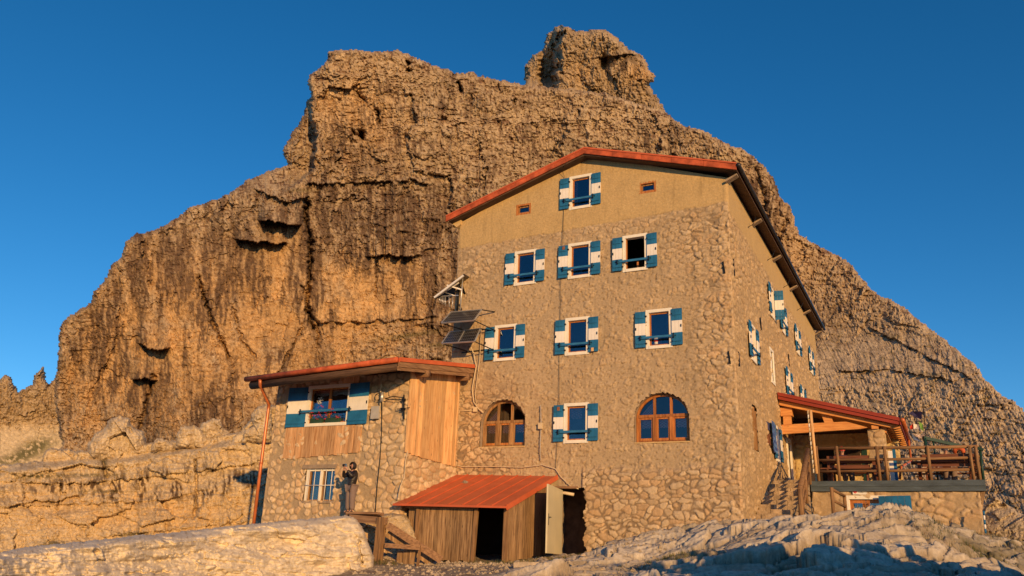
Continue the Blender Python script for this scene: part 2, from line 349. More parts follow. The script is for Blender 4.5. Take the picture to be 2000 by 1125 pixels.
def rock_field(u, v, s=0, strat=1.0, flute=1.0, k=1.0):
    """metres of relief towards the viewer, plus a 0..1 tone"""
    wu = u+fbm(u/60, v/60, 3, s+1)*22; wv = v+fbm(u/70, v/70, 3, s+2)*20
    ju = fbm(u/11, v/11, 3, s+30); jv = fbm(u/11, v/11, 3, s+31)
    big = fbm(u/170, v/170, 3, s+3)*6
    h1, e1, c1 = facets(wu/58+ju*.18, wv/80+jv*.18, s+4); h2, e2, c2 = facets(wu/23+ju*.35, wv/30+jv*.3, s+5); h3, e3, c3 = facets(wu/9.5+ju*.6, wv/11+jv*.5, s+6); h4, e4, c4 = facets(u/4.6+ju, v/5.2+jv, s+16)
    blk = h1*2.5+h2*1.25*(.4+c1)+h3*.75*(.3+c2*1.3)+h4*.42-np.clip(.06-e1, 0, .06)*12*(c1 > .5)-np.clip(.08-e2, 0, .08)*5*(c2 > .5)-np.clip(.12-e3, 0, .12)*1.8
    bd_ = wv/15+fbm(u/90, v/16, 4, s+40)*1.6; bl_ = sstep(.11, .03, np.abs(bd_-np.round(bd_)))*sstep(-.05, .15, fbm(u/38, v/12, 3, s+41)); bd2 = wv/5.2+fbm(u/40, v/9, 3, s+42)*1.2; bl2 = sstep(.2, .06, np.abs(bd2-np.round(bd2)))*sstep(.0, .2, fbm(u/20, v/9, 3, s+43))
    jt = wu/24+fbm(u/16, v/60, 4, s+44)*1.5; jl = sstep(.07, .02, np.abs(jt-np.round(jt)))*sstep(.0, .18, fbm(u/14, v/34, 3, s+45)); j2 = wu/8+fbm(u/7, v/22, 3, s+46)*1.3; jl2 = sstep(.14, .05, np.abs(j2-np.round(j2)))*sstep(.0, .2, fbm(u/8, v/18, 3, s+47))
    lines = np.clip(bl_*strat+.6*bl2*strat+jl+.6*jl2, 0, 1.4); blk = blk-lines*.75
    fl = (ridged(wu/12, wv/75, 3, s+7)-.4)*.8*flute+perlin(wu/4.2, wv/26, s+8)*.26*flute
    sv = wv+fbm(u/140, v/30, 3, s+9)*10
    st = (ridged(u/220, sv/26, 3, s+10)-.4)*.9*strat+perlin(u/34, sv/4.6, s+11)*.28*strat
    fine = fbm(u/4.5, v/4.5, 3, s+12)*.55
    h = (big+blk+fl+st+fine)*k
    tone = .5+.18*fl+.20*(c3-.5)*2+.16*(c2-.5)*2+fbm(u/6, v/9, 3, s+13)*.30-.30*(np.clip(.12-e3, 0, .12)/.12)-1.0*lines+.6*perlin(u/2.3, v/3.4, s+48)
    return h, tone
def streaks(u, v, s=0, len_=70, wid=8):
    q = fbm(u/wid+fbm(u/40, v/40, 2, s+3)*1.2, v/len_, 4, s)+.45*fbm(u/5, v/9, 3, s+5); return sstep(-.17, .12, q)
MOUNT = [(96,1120),(96,900),(120,870),(104,780),(112,700),(115,635),(126,620),(178,590),(180,572),(208,540),(215,518),(238,497),(243,470),(262,458),(310,445),(345,425),(372,402),(430,385),(468,362),(478,352),(545,325),(562,320),(552,302),(549,293),(575,250),(592,222),(599,195),(606,187),(599,162),(602,148),(637,120),(640,101),(660,96),(700,95),(720,100),(775,97),(800,105),(822,116),(862,131),(895,142),(915,140),(925,137),(936,147),(1000,160),(1022,164),(1110,172),(1180,180),(1290,214),(1305,222),(1330,240),(1372,254),(1420,280),(1462,296),(1490,320),(1513,348),(1525,385),(1545,405),(1560,455),(1600,480),(1650,505),(1668,520),(1690,550),(1720,575),(1762,596),(1790,620),(1830,650),(1880,690),(1905,710),(1930,745),(1955,770),(1975,778),(2000,800),(2090,860),(2090,1120)]
def f_mount(u, v):
    base = 150+np.clip(870-v, -300, 900)*.062
    base = base+sstep(1380, 1650, u)*(np.clip(900-v, -200, 400)*.05)+sstep(1500, 2000, u)*-12      # right shoulder lies back
    base = base+sstep(760, 640, v)*sstep(930, 1100, u)*10
    base = base+22*sstep(420, 100, u)*sstep(300, 900, v)
    strat = 1+1.1*sstep(1480, 1650, u)+.7*sstep(620, 760, u)*G(u, v, 850, 390, 400, 70)
    wall = np.clip(G(u, v, 540, 560, 110, 130)+G(u, v, 760, 580, 140, 75)+G(u, v, 300, 640, 190, 170)+G(u, v, 500, 720, 190, 110)+.5*G(u, v, 380, 520, 110, 80), 0, 1)
    flank = sstep(1500, 1620, u)*sstep(560, 700, v)
    h, tone = rock_field(u, v, 0, 1, 1)
    sv2 = v-(u-1600)*.16+fbm(u/120, v/60, 3, 88)*18
    st2 = (ridged(u/260, sv2/15, 3, 90)-.4); fr = (sv2/21+fbm(u/60, v/40, 4, 89)*2.2) % 1; slab_ = np.clip(G(u, v, 1750, 715, 130, 30, 8)+G(u, v, 1650, 700, 90, 26)+.7*G(u, v, 1800, 640, 60, 30, 40), 0, 1)
    h = h*.56*(1-.5*wall)*(1-(.62+.25*fbm(u/60, v/40, 3, 252)*2)*flank)*(1-.6*slab_)+(strat-1)*st2*.7
    h = h+flank*(1-slab_)*(fr*.5-.2)*(.3+1.2*sstep(-.2, .2, fbm(u/70, v/25, 3, 98)))+flank*facets(u/17+fbm(u/9, v/9, 2, 96)*.3, sv2/21, 97)[0]*.35
    lo = sstep(-.20, .12, fbm(u/26+fbm(u/70, v/90, 2, 220)*.8, v/190, 5, 221, .6)); fi = streaks(u, v, 200, 60, 6); big_ = sstep(-.2, .25, fbm(u/120, v/90, 3, 233))
    col = mix(mix(DRK*2.2, TAN, sstep(-.3, .3, tone)), PAL, np.clip(tone-.35, 0, 1)*.85)
    yel = np.clip(1.1*G(u, v, 560, 550, 60, 90)+1.1*G(u, v, 740, 560, 110, 62)+.95*G(u, v, 330, 750, 170, 80)+.9*G(u, v, 520, 660, 170, 90)+.6*G(u, v, 690, 230, 80, 90)+.8*G(u, v, 440, 600, 90, 110)+.6*G(u, v, 650, 640, 190, 60)+.6*G(u, v, 200, 720, 90, 140)+.5*G(u, v, 300, 560, 120, 120)+.35*G(u, v, 1540, 500, 60, 160), 0, 1)
    yel = np.clip(yel*(1.0+fbm(u/40, v/60, 4, 60)*1.6), 0, 1)
    col = mix(col, mix(OCH*.85, OCH*1.2, np.clip(tone, 0, 1)), yel*.72)
    reg = np.clip(.9*G(u, v, 480, 540, 40, 150)+1.0*G(u, v, 602, 540, 32, 130)+1.0*G(u, v, 710, 425, 190, 60)+1.1*G(u, v, 862, 560, 34, 140)+.9*G(u, v, 800, 550, 34, 70)+1.0*G(u, v, 310, 520, 120, 90)+.9*G(u, v, 400, 530, 50, 110)+.8*G(u, v, 755, 540, 16, 60)
                 +.9*G(u, v, 280, 770, 44, 110)+.9*G(u, v, 405, 800, 50, 80)+.7*G(u, v, 590, 730, 90, 60)+.8*G(u, v, 1590, 650, 90, 60)+.7*G(u, v, 1480, 400, 50, 90)+.7*G(u, v, 1500, 560, 60, 90)+.8*G(u, v, 770, 315, 44, 36)+.6*G(u, v, 180, 660, 70, 120)+.7*G(u, v, 1850, 660, 90, 44, 40)+.7*G(u, v, 650, 300, 60, 40)+.5*G(u, v, 1250, 290, 160, 40), 0, 1)
    dk_ = np.clip(reg*(.28+1.0*lo)*(.5+.65*fi)+(.12+.6*big_)*lo*fi*1.1, 0, 1)
    col = mix(col, DRK*1.25, dk_*.86); col = col*(1+.14*fbm(u/90, v/70, 3, 240)[..., None])
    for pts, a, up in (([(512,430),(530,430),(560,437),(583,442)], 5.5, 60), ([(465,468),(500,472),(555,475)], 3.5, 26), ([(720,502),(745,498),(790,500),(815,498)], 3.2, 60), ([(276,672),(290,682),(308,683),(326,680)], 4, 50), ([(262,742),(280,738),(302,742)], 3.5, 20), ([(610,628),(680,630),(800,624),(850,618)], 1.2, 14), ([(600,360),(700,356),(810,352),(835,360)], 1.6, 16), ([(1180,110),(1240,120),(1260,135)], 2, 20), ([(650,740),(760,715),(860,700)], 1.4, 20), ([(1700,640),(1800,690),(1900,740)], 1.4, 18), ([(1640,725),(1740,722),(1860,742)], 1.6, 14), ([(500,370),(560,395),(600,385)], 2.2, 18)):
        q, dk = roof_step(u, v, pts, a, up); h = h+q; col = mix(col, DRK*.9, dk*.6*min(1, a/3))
    for pts, wd, a in (([(600,395),(597,430),(607,470),(605,540),(600,600),(612,640)], 4, 4.5), ([(388,540),(398,580),(412,620),(430,660),(447,700)], 3, 2.6), ([(594,560),(600,610),(622,632),(620,680)], 3, 2.0), ([(455,600),(470,660),(500,700)], 2, 1.2), ([(704,262),(708,268)], 6, 7), ([(692,262),(688,255)], 3, 4), ([(735,215),(742,245)], 3, 2.5), ([(897,165),(899,178)], 3, 6), ([(795,120),(800,140)], 3, 4), ([(1003,196),(1005,200)], 4, 4), ([(700,180),(712,200)], 4, 3), ([(300,735),(288,780),(276,830)], 4, 2.5), ([(590,640),(560,700),(540,740)], 2, 1.3), ([(850,540),(842,640)], 3, 1.5), ([(736,510),(734,580)], 2, 1), ([(1545,410),(1520,470),(1530,560)], 4, 2.5), ([(1470,300),(1490,380),(1500,430)], 4, 2.5)):
        h = h-crack(u, v, pts, wd, a)
    # mass left of the dark gully of the upper buttress lies further back, so the buttress shades it
    L = np.interp(v, [150, 190, 232, 262, 300, 335, 372], [560, 606, 607, 618, 612, 608, 560]); k = sstep(5, -5, u-L-fbm(u/10, v/10, 2, 91)*6)*sstep(175, 205, v)*(1-sstep(330, 385, v))
    h = h-k*9
    # ledges with turf, scree at the right foot
    dfl = ridged((u-v*.5)/8+fbm(u/30, v/30, 2, 250)*.6, (v+u*.3)/70, 3, 251)-.4; h = h+flank*dfl*.42
    fc = mix(np.array([.30, .22, .14]), np.array([.60, .475, .32]), np.clip(.55+.9*dfl+.5*(tone-.5), 0, 1)); col = mix(col, fc, flank*.72)
    led = sstep(.80, .92, fr)*sstep(1520, 1640, u)*sstep(600, 690, v)*sstep(-.15, .2, fbm(u/50, v/20, 2, 95))
    led = np.clip(led+G(u, v, 800, 655, 60, 5, -8)+G(u, v, 870, 672, 40, 5, -6)+.8*G(u, v, 1800, 728, 45, 5, 12)+.7*G(u, v, 1735, 658, 30, 4)+.7*G(u, v, 590, 372, 25, 4), 0, 1)
    col = mix(col, np.array([.12, .095, .035]), led*.75)
    pale = .8*flank*sstep(-.2, .2, fbm(u/30, v/14, 3, 99))+G(u, v, 1680, 740, 120, 40)+.8*G(u, v, 1240, 215, 60, 30)+.5*G(u, v, 1150, 230, 120, 40)+.6*G(u, v, 450, 410, 90, 30, -15)+.7*G(u, v, 1700, 800, 150, 60)
    col = mix(col, PAL*1.05, np.clip(pale, 0, 1)*.5*np.clip(tone+.3, 0, 1))
    return base-h, col
relief('mountain', 92, 2092, 88, 1120, 2.0, MOUNT, f_mount, (10, 6), smooth=False)
TOWER = [(1018,300),(1022,168),(1025,128),(1036,110),(1047,103),(1058,98),(1062,85),(1068,68),(1078,58),(1088,50),(1097,45),(1108,50),(1118,57),(1146,60),(1150,56),(1182,57),(1198,66),(1212,78),(1222,92),(1258,110),(1266,122),(1272,138),(1281,150),(1280,161),(1268,164),(1284,188),(1299,216),(1320,245),(1340,300)]
def f_tower(u, v):
    h, tone = rock_field(u*1.15, v, 300, .6, 1.3)
    k = sstep(1104, 1082, u+fbm(u/12, v/14, 3, 301)*14+(v-60)*.1)*sstep(190, 150, v); h = h*.7-k*24+sstep(1062, 1050, u+fbm(v/9, v/9, 2, 302)*5)*10*sstep(90, 105, v)
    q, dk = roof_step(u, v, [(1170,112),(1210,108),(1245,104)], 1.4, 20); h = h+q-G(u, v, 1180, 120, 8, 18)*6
    col = mix(TAN, PAL, np.clip(tone-.3, 0, 1)*.6); col = mix(col, OCH, .55*G(u, v, 1250, 145, 35, 22)+.3*G(u, v, 1140, 140, 30, 25))
    reg = np.clip(G(u, v, 1205, 125, 32, 22)+.6*G(u, v, 1210, 190, 60, 18)+.35, 0, 1)
    col = mix(col, DRK, streaks(u, v, 310, 30, 7)*reg*.8)
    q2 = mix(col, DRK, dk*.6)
    return 232+np.clip(250-v, 0, 300)*.06-h, q2
relief('summit_tower', 1014, 1344, 36, 300, 1.8, TOWER, f_tower, (12, 12), smooth=False)
FAR = [(-90,1000),(-90,735),(-40,742),(-10,748),(2,738),(8,734),(20,733),(26,745),(36,764),(50,755),(62,748),(70,728),(80,716),(87,714),(90,742),(96,752),(108,735),(130,740),(160,800),(160,1000)]
def f_far(u, v):
    h, tone = rock_field(u, v, 400, .7, 1.2); h = h*.55; tone = tone+.2
    scree = sstep(818, 850, v+fbm(u/30, v/30, 3, 402)*12)
    col = mix(TAN, PAL, np.clip(tone-.3, 0, 1)*.6); col = mix(col, DRK, streaks(u, v, 410)*.16*(1-scree)); col = mix(col, np.array([.58, .47, .32])*(1+.25*fbm(u/14, v/7, 3, 405))[..., None], scree*.9)
    gr = np.clip(1.3*G(u, v, 66, 876, 42, 15, -24)+.8*G(u, v, 12, 900, 40, 9, -10), 0, 1)*sstep(-.25, .0, fbm(u/8, v/8, 3, 403)+.1)
    col = mix(col, np.array([.085, .085, .03]), gr*.85)
    return 250-np.clip(v-830, 0, 200)*.12-h*(1-.75*scree), col
relief('far_pinnacles', -90, 160, 700, 1000, 2.0, FAR, f_far, (8, 8), smooth=False)
# middle distance: the terrace wall beyond the annex
TERR = [(-100,1140),(-100,915),(0,906),(60,902),(80,900),(88,878),(98,874),(165,880),(200,868),(240,872),(300,862),(360,858),(420,850),(470,842),(505,800),(530,790),(600,790),(600,1140)]
def f_terr(u, v):
    h, tone = rock_field(u*1.3, v*1.3, 500, 1.2, .8, .085)
    st = (ridged(u/330, (v+(u-250)*.02+fbm(u/120, v/60, 3, 501)*9)/34, 3, 502)-.4)*.22+facets(u/75+fbm(u/30, v/30, 2, 508)*.3, v/42, 509)[0]*.55-crack(u, v, [(0, 0), (0, 1)], 1, 0)
    top = np.interp(u, [0, 90, 250, 500], [915, 900, 890, 850])
    h = h+st
    for pts, a, up in (([(0,940),(140,945),(260,935),(500,905)], .35, 16), ([(0,990),(150,985),(260,980),(330,975)], .25, 12), ([(200,1048),(330,1035),(480,1020)], .3, 10)):
        q, dk = roof_step(u, v, pts, a, up, 3); h = h+q
    for pts, wd, a in (([(380,900),(385,960),(380,1010)], 3, .4), ([(200,895),(208,930)], 4, .6), ([(120,950),(110,1000)], 2, .3)): h = h-crack(u, v, pts, wd, a)
    col = mix(np.array([.47, .355, .22]), np.array([.64, .51, .34]), np.clip(tone+.15, 0, 1)); yl = np.clip(.8*G(u, v, 330, 1000, 160, 45)+.5*G(u, v, 100, 990, 120, 50), 0, 1); col = mix(col, OCH, yl*.45)
    band = G(u, v, 360, 945, 180, 30, -3)+.5*G(u, v, 120, 960, 120, 26); band = band*1.5; col = mix(col, DRK*1.1, streaks(u, v, 510, 26, 6)*sstep(-.2, .2, fbm(u/30, v/40, 3, 511))*np.clip(band+.14, 0, 1)*.95)
    gr = np.clip(G(u, v, 70, 930, 40, 6)+G(u, v, 203, 895, 8, 18)+.8*G(u, v, 170, 928, 60, 4)+G(u, v, 260, 1043, 30, 5)+G(u, v, 110, 1062, 35, 6)+.6*G(u, v, 200, 960, 60, 3), 0, 1)*sstep(-.15, .1, fbm(u/7, v/7, 3, 503)+.12)
    col = mix(col, np.array([.075, .065, .022]), gr*.9)
    dist = 45.5-3.2*sstep(0, 480, u)-np.clip(v-top, 0, 300)*.012+.9*sstep(14, 0, v-top)-np.clip(v-top, 0, 300)*.004
    return dist-h, col
relief('rock_terrace', -100, 600, 780, 1140, 1.5, TERR, f_terr, (6, 1.6), 2.0, 'rock2')
# near left outcrop, smooth pale limestone
OUT = [(-120,1160),(-120,1094),(-60,1088),(0,1077),(60,1066),(130,1060),(200,1053),(280,1044),(350,1038),(420,1030),(500,1022),(560,1016),(620,1011),(672,1006),(694,1010),(708,1028),(718,1055),(730,1085),(735,1160)]
def f_out(u, v):
    q_, e_, c_ = facets(u/85+fbm(u/30, v/18, 2, 607)*.4, v/26, 608); h = q_*.16-np.clip(.05-e_, 0, .05)*1.6*(c_ > .45)+fbm(u/110, v/40, 4, 600)*.5+(ridged(u/130, (v+u*.05)/26, 3, 601)-.4)*.10+fbm(u/14, v/9, 4, 602)*.06+fbm(u/5, v/4, 2, 603)*.022
    for pts, wd, a in (([(300,1098),(345,1085),(385,1078)], 1.6, .12), ([(250,1120),(330,1117)], 2, .14), ([(540,1090),(600,1084),(640,1092)], 2, .12), ([(700,1060),(706,1100)], 3, .3), ([(505,1072),(530,1073)], 3, .1)): h = h-crack(u, v, pts, wd, a)
    tone = .5+fbm(u/30, v/16, 4, 604)*.6
    col = mix((.60, .51, .38), (.76, .66, .51), np.clip(tone, 0, 1))
    sp = sstep(.12, .4, fbm(u/9, v/6, 4, 605)); col = mix(col, (.34, .22, .11), sp*.45)
    lich = sstep(.3, .5, fbm(u/22, v/12, 4, 606)); col = mix(col, (.36, .26, .14), lich*.4)
    top = np.interp(u, [p[0] for p in OUT[1:15]], [p[1] for p in OUT[1:15]])
    dist = np.interp(u, [-100, 200, 500, 700, 740], [14.5, 17, 20.5, 22.6, 23.6])+np.clip(1125-v, -30, 200)*.004+.45*sstep(16, 0, v-top)
    return dist-h, col
relief('limestone_outcrop', -120, 744, 990, 1160, 1.3, OUT, f_out, (6, .7), 1.2, 'smoothrock')
PED = [(684,1160),(688,1014),(700,1006),(760,1001),(790,1001),(803,1012),(815,1040),(826,1068),(834,1095),(836,1160)]
def f_ped(u, v):
    h, tone = rock_field(u*2, v*2, 700, .6, .2, .045)
    f1, f2, cid = cells(u/34, v/26, 701); bl = (cid-.5)*.2-np.clip(.1-(f2-f1), 0, .1)*1.6
    col = mix((.42, .33, .22), (.56, .45, .31), np.clip(tone, 0, 1)); col = mix(col, OCH*1.05, .45*sstep(1010, 1040, v)*(1-sstep(745, 800, u)))
    return 25.6-.5*sstep(1000, 1100, v)+.3*sstep(700, 830, u)-h-bl*sstep(770, 740, u), col
relief('rock_pedestal', 680, 840, 990, 1160, 1.3, PED, f_ped, (8, 1.4), 1.2, 'rock2')
# broken rock slope at the far right, below the terrace corner
SLO = [(1880,1140),(1900,1050),(1912,1010),(1924,985),(1944,968),(1962,980),(1990,1000),(2030,1012),(2100,1030),(2100,1140)]
def f_slo(u, v):
    h, tone = rock_field(u*1.4, v*1.4, 900, .6, .8, .07); q, e, c = facets((u+v*.4)/38, v/24, 901); h = h+q*.6
    col = mix((.44, .34, .22), (.62, .50, .34), np.clip(tone, 0, 1)); g = np.clip(G(u, v, 1955, 1048, 40, 12, 10)+G(u, v, 1925, 1068, 40, 10)+.8*G(u, v, 1985, 1030, 30, 7, 15)+sstep(1050, 1075, v)*.8, 0, 1)*sstep(-.3, .05, fbm(u/9, v/6, 3, 902)); col = mix(col, np.array([.11, .085, .035]), g*.9)
    return 37-np.clip(v-990, 0, 150)*.05-h, col
relief('rock_slope', 1870, 2100, 950, 1140, 1.4, SLO, f_slo, (7, 1.5), 1.8, 'rock2')
# boulders on the terrace
def boulder(pts, dist, label, seed):
    dist -= 3.0; us = [p[0] for p in pts]; vs = [p[1] for p in pts]; cu, cv = sum(us)/len(us), max(vs); k = dist/FPX; R_ = (max(us)-min(us))/2
    def f(u, v):
        h1, e1, c1 = facets(u/(R_*.75)+seed, v/(R_*.7), seed); h2, e2, c2 = facets(u/(R_*.3)+seed, v/(R_*.28), seed+3)
        h = (h1*.32+h2*.12)*R_*k*.8+fbm(u/6, v/5, 4, seed+5)*.12+fbm(u/3, v/3, 2, seed+6)*.04
        tn = .5+.5*(c1-.5)+.3*(c2-.5)+fbm(u/9, v/12, 4, seed+7)*.7; col = mix((.47, .37, .25), (.66, .54, .38), np.clip(tn, 0, 1)); col = mix(col, DRK*2, streaks(u, v, seed, 30, 7)*.25)
        return dist-h-(v-cv)*-.004, col
    c = CAM+ray(cu, cv)/np.linalg.norm(ray(cu, cv))*dist
    o = relief('boulder', min(us)-6, max(us)+6, min(vs)-6, max(vs)+6, 1.2, pts, f, (R_*.5, R_*k*.8), 1.6, 'rock2', None, tuple(float(q) for q in c))
    tag(o, label, 'boulder', 'boulders on the rock terrace')
boulder([(166,905),(170,866),(186,846),(206,834),(212,818),(236,812),(252,816),(262,836),(282,842),(288,868),(284,905)], 47.5, 'largest pale boulder with a rounded crown on the rock terrace', 11)
boulder([(340,878),(344,850),(352,834),(378,829),(396,840),(404,862),(400,880)], 46.2, 'squat tan boulder left of the pointed pale boulder on the terrace', 23)
boulder([(396,876),(386,842),(396,824),(418,817),(430,818),(436,834),(450,846),(458,874)], 46.8, 'pale angular boulder with a pointed top, between squat boulder and annex', 37)
boulder([(470,866),(476,842),(492,832),(490,808),(502,794),(530,788),(534,866)], 44.6, 'pale broken boulder half hidden behind the orange downpipe', 51)
boulder([(292,884),(296,866),(308,854),(326,858),(342,868),(346,884)], 46.6, 'small low boulder in the gap between two larger boulders', 63)
boulder([(448,872),(454,852),(466,846),(474,836),(486,842),(494,856),(496,872)], 45.6, 'small flat boulder beside the pointed pale boulder', 71)
# ------------------------------------------------------------------ stone walls
def wallgrid(name, org, ux, n, u0, u1, z0, z1, du, dz, style, holes=(), top=None, parent=None, edge_u=(True, True), mt='stone'):
    org = np.array(org, float); ux = np.array(ux, float); n = np.array(n, float)
    nx = int(round((u1-u0)/du))+1; nz = int(round((z1-z0)/dz))+1
    u, z = np.meshgrid(np.linspace(u0, u1, nx), np.linspace(z0, z1, nz))
    disp, col = style(u, z); ok = np.ones(u.shape, bool)
    if top is not None:
        t = top(u); ok &= z <= t+dz; z = np.minimum(z, t)
    for h in holes: ok &= ~h(u, z)
    if edge_u[0]: disp = disp*sstep(0, .05, u-u0)
    if edge_u[1]: disp = disp*sstep(0, .05, u1-u)
    P = org[None, None]+u[..., None]*ux+disp[..., None]*n; P[..., 2] += z
    off = wloc(parent) if parent else (0, 0, 0)
    me = gridmesh(name, P.reshape(-1, 3), ok.ravel(), nx, nz, col.reshape(-1, 3), mt, True, off)
    o = bpy.data.objects.new(name, me); COL.objects.link(o); o.parent = parent
    return o
def rect(a, b, c, d): return lambda u, z: (u > a) & (u < b) & (z > c) & (z < d)
def archh(a, b, c, sp, ap):   # arched opening: springing height sp, apex ap
    m = (a+b)/2; hw = (b-a)/2
    return lambda u, z: (u > a) & (u < b) & (z > c) & ((z < sp) | (((u-m)/hw)**2+((np.maximum(z, sp)-sp)/(ap-sp))**2 < 1+.035*np.sin(u*37+3)))
STA = np.array([.60, .46, .30]); STB = np.array([.47, .34, .21]); STC = np.array([.50, .32, .17]); MOR = np.array([.33, .235, .15]); PLA = np.array([.45, .335, .21]); OCP = np.array([.51, .36, .175])
def rubble(u, z, sx, sz, seed, depth=.035, gap=(.04, .16), jit=.8, warp=.5, rnd=0):
    wu = u/sx+fbm(u/.45, z/.4, 3, seed+1)*warp; wz = z/sz+fbm(u/.6, z/.45, 3, seed+2)*warp
    f1, f2, c = cells(wu, wz, seed, jit); e = f2-f1
    g0 = gap[0]+.16*((c*17.3) % 1)**2; st = sstep(g0, g0+gap[1]-gap[0], e)*(1-rnd*sstep(.50+.14*((c*23.1) % 1), .62+.14*((c*23.1) % 1), f1)); dome = np.clip(1-f1*f1*1.2, 0, 1)
    c2 = (c*7.31) % 1
    disp = depth*st*(.55+.6*c)*(.6+.4*dome)+fbm(u/.06, z/.05, 3, seed+3)*.012*st
    col = mix(mix(STB, STA, c), STC, (c2 > .72)*.6)*(.88+.24*((c*13.7) % 1))[..., None]
    return disp, col, st, c
def style_front(u, z):
    d1, c1, s1, _ = rubble(u, z, .28, .175, 11, .045, rnd=.35, gap=(.03, .13), jit=1.0, warp=.8)
    rgh = fbm(u/.13, z/.11, 5, 21, .6)
    base = sstep(1.36, 1.16, z+fbm(u/.5, z/.5, 4, 3)*.30)*sstep(-4.95, -4.85, u)
    left = sstep(-7.2, -8.2, u+fbm(z/.7, u/.7, 2, 4)*.8)*sstep(4.6, 3.6, z+fbm(u/.7, z, 2, 5)*.6)
    hi = (G(u, z, -.8, 8.6, 1.6, 1.1)+G(u, z, -9.2, 8.6, 1.2, .7)+.8*G(u, z, -.5, 6.5, .8, 2.2)+.7*G(u, z, -4.8, 9.35, 3.5, .25)+.8*G(u, z, -.6, 3.5, .7, 3))
    show = np.clip(base+left+hi*sstep(-.5, .2, fbm(u/.5, z/.4, 3, 6)+.15), 0, 1)
    peek = sstep(-.02, .22, fbm(u/.45, z/.35, 3, 8))*.8
    m = np.clip(np.maximum(show, peek), 0, 1)*s1
    pcol = PLA*(1+.16*fbm(u/.9, z/.9, 3, 9)+.12*rgh)[..., None]
    pcol = mix(pcol, MOR*1.18, np.clip(base+left, 0, 1)*.8)
    col = mix(pcol, c1, m*(.45+.5*np.clip(show, 0, 1)))
    chip = sstep(.18, .34, fbm(u/.13, z/.07, 4, 33, .6)); col = mix(col, MOR*.62, chip*.5*(1-base)*(z < 9.5)); col = mix(col, MOR*.5, (1-s1)*np.clip(show, 0, 1)*.6)
    disp = .008*rgh+d1*m*.95+.055*base-.028*chip*(1-base)+fbm(u/1.6, z/1.6, 2, 12)*.035
    oc = sstep(9.50, 9.56, z+.035*(u+5)*-.6+fbm(u/.5, u*0, 3, 13)*.09)
    oc_col = OCP*(1+.10*fbm(u/.7, z/.7, 3, 14)+.09*fbm(u/.05, z/.05, 2, 15))[..., None]
    col = mix(col, oc_col, oc); disp = disp*(1-oc)+oc*(.02+.009*fbm(u/.05, z/.05, 3, 16)+.01*fbm(u/.8, z/.8, 2, 12))
    run = sstep(.15, .5, fbm(u/.12, z/1.6, 3, 17))*.16; col = col*(1-run)[..., None]
    q = sstep(-.42, -.3, u)*sstep(9.3, 8.8, z)   # quoins
    d2, c2, s2, _ = rubble(u, z, .36, .24, 51, .055); disp = disp+q*d2*.6; col = mix(col, c2, q*s2*.6)
    return disp, col
def style_side(u, z):
    d1, c1, s1, _ = rubble(u, z, .40, .25, 61, .05); rgh = fbm(u/.16, z/.12, 4, 62)
    show = np.clip(G(u, z, 1.0, 8.0, 1.8, 1.4)+.8*G(u, z, 9, 8.8, 6, .5)+.5*G(u, z, .3, 4, .6, 4), 0, 1)*sstep(-.4, .3, fbm(u/.5, z/.4, 3, 63)+.1)
    m = np.clip(np.maximum(show, sstep(.0, .3, fbm(u/.5, z/.4, 3, 64))*.85), 0, 1)*s1
    pcol = PLA*np.array([1.08, 1.03, .9])*(1+.14*fbm(u/.9, z/.9, 3, 65)+.1*rgh)[..., None]; col = mix(pcol, c1*1.05, m*.8); col = mix(col, MOR*.75, (1-s1)*(.45+.5*show)); col = mix(col, MOR*.6, sstep(.15, .32, fbm(u/.13, z/.08, 4, 69))*.45)
    disp = .016*rgh+d1*m*1.4+fbm(u/1.6, z/1.6, 2, 66)*.03
    oc = sstep(9.25, 9.35, z+fbm(u/.5, u*0, 3, 67)*.12-.02*u*0)
    col = mix(col, OCP*(1+.1*fbm(u/.7, z/.7, 3, 68))[..., None], oc); disp = disp*(1-oc)+oc*.02
    return disp, col
def style_annex(u, z):
    d1, c1, s1, c = rubble(u, z, .25, .215, 71, .055, (.04, .2), .9, .35, 1)
    big = sstep(-10.6, -10.2, u)*0
    mor = np.array([.40, .30, .19])*(1+.1*fbm(u/.1, z/.1, 3, 72))[..., None]
    drop = (((c*5.1) % 1) < .18)*1.0; s1 = s1*(1-drop)
    sm = np.clip(G(u, z, -12.5, 1.25, 1.6, .14), 0, 1)*sstep(-.3, .2, fbm(u/.3, z/.2, 2, 73)+.1); s1 = s1*(1-sm)
    return d1*s1+.008*fbm(u/.06, z/.06, 3, 74)+fbm(u/1.3, z/1.3, 2, 75)*.03, mix(mor, np.clip(c1*1.12, 0, 1), s1)
def style_annex_big(u, z):
    d1, c1, s1, c = rubble(u, z, .34, .225, 81, .055, (.03, .16), .85, .35, .8); mor = np.array([.40, .30, .19])*(1+.1*fbm(u/.1, z/.1, 3, 72))[..., None]
    return d1*s1+fbm(u/1.3, z/1.3, 2, 75)*.03, mix(mor, np.clip(c1*1.08, 0, 1), s1)
def style_deck(u, z):
    d1, c1, s1, c = rubble(u, z, .40, .26, 91, .06); m = s1*sstep(-.25, .15, fbm(u/.9, z/.9, 3, 92)+.05)
    pc = PLA*np.array([.98, .96, .92])*(1+.15*fbm(u/.5, z/.5, 4, 93))[..., None]
    return m*d1+.02*fbm(u/.2, z/.2, 4, 94), mix(pc*.9, c1*1.0, m*.8)
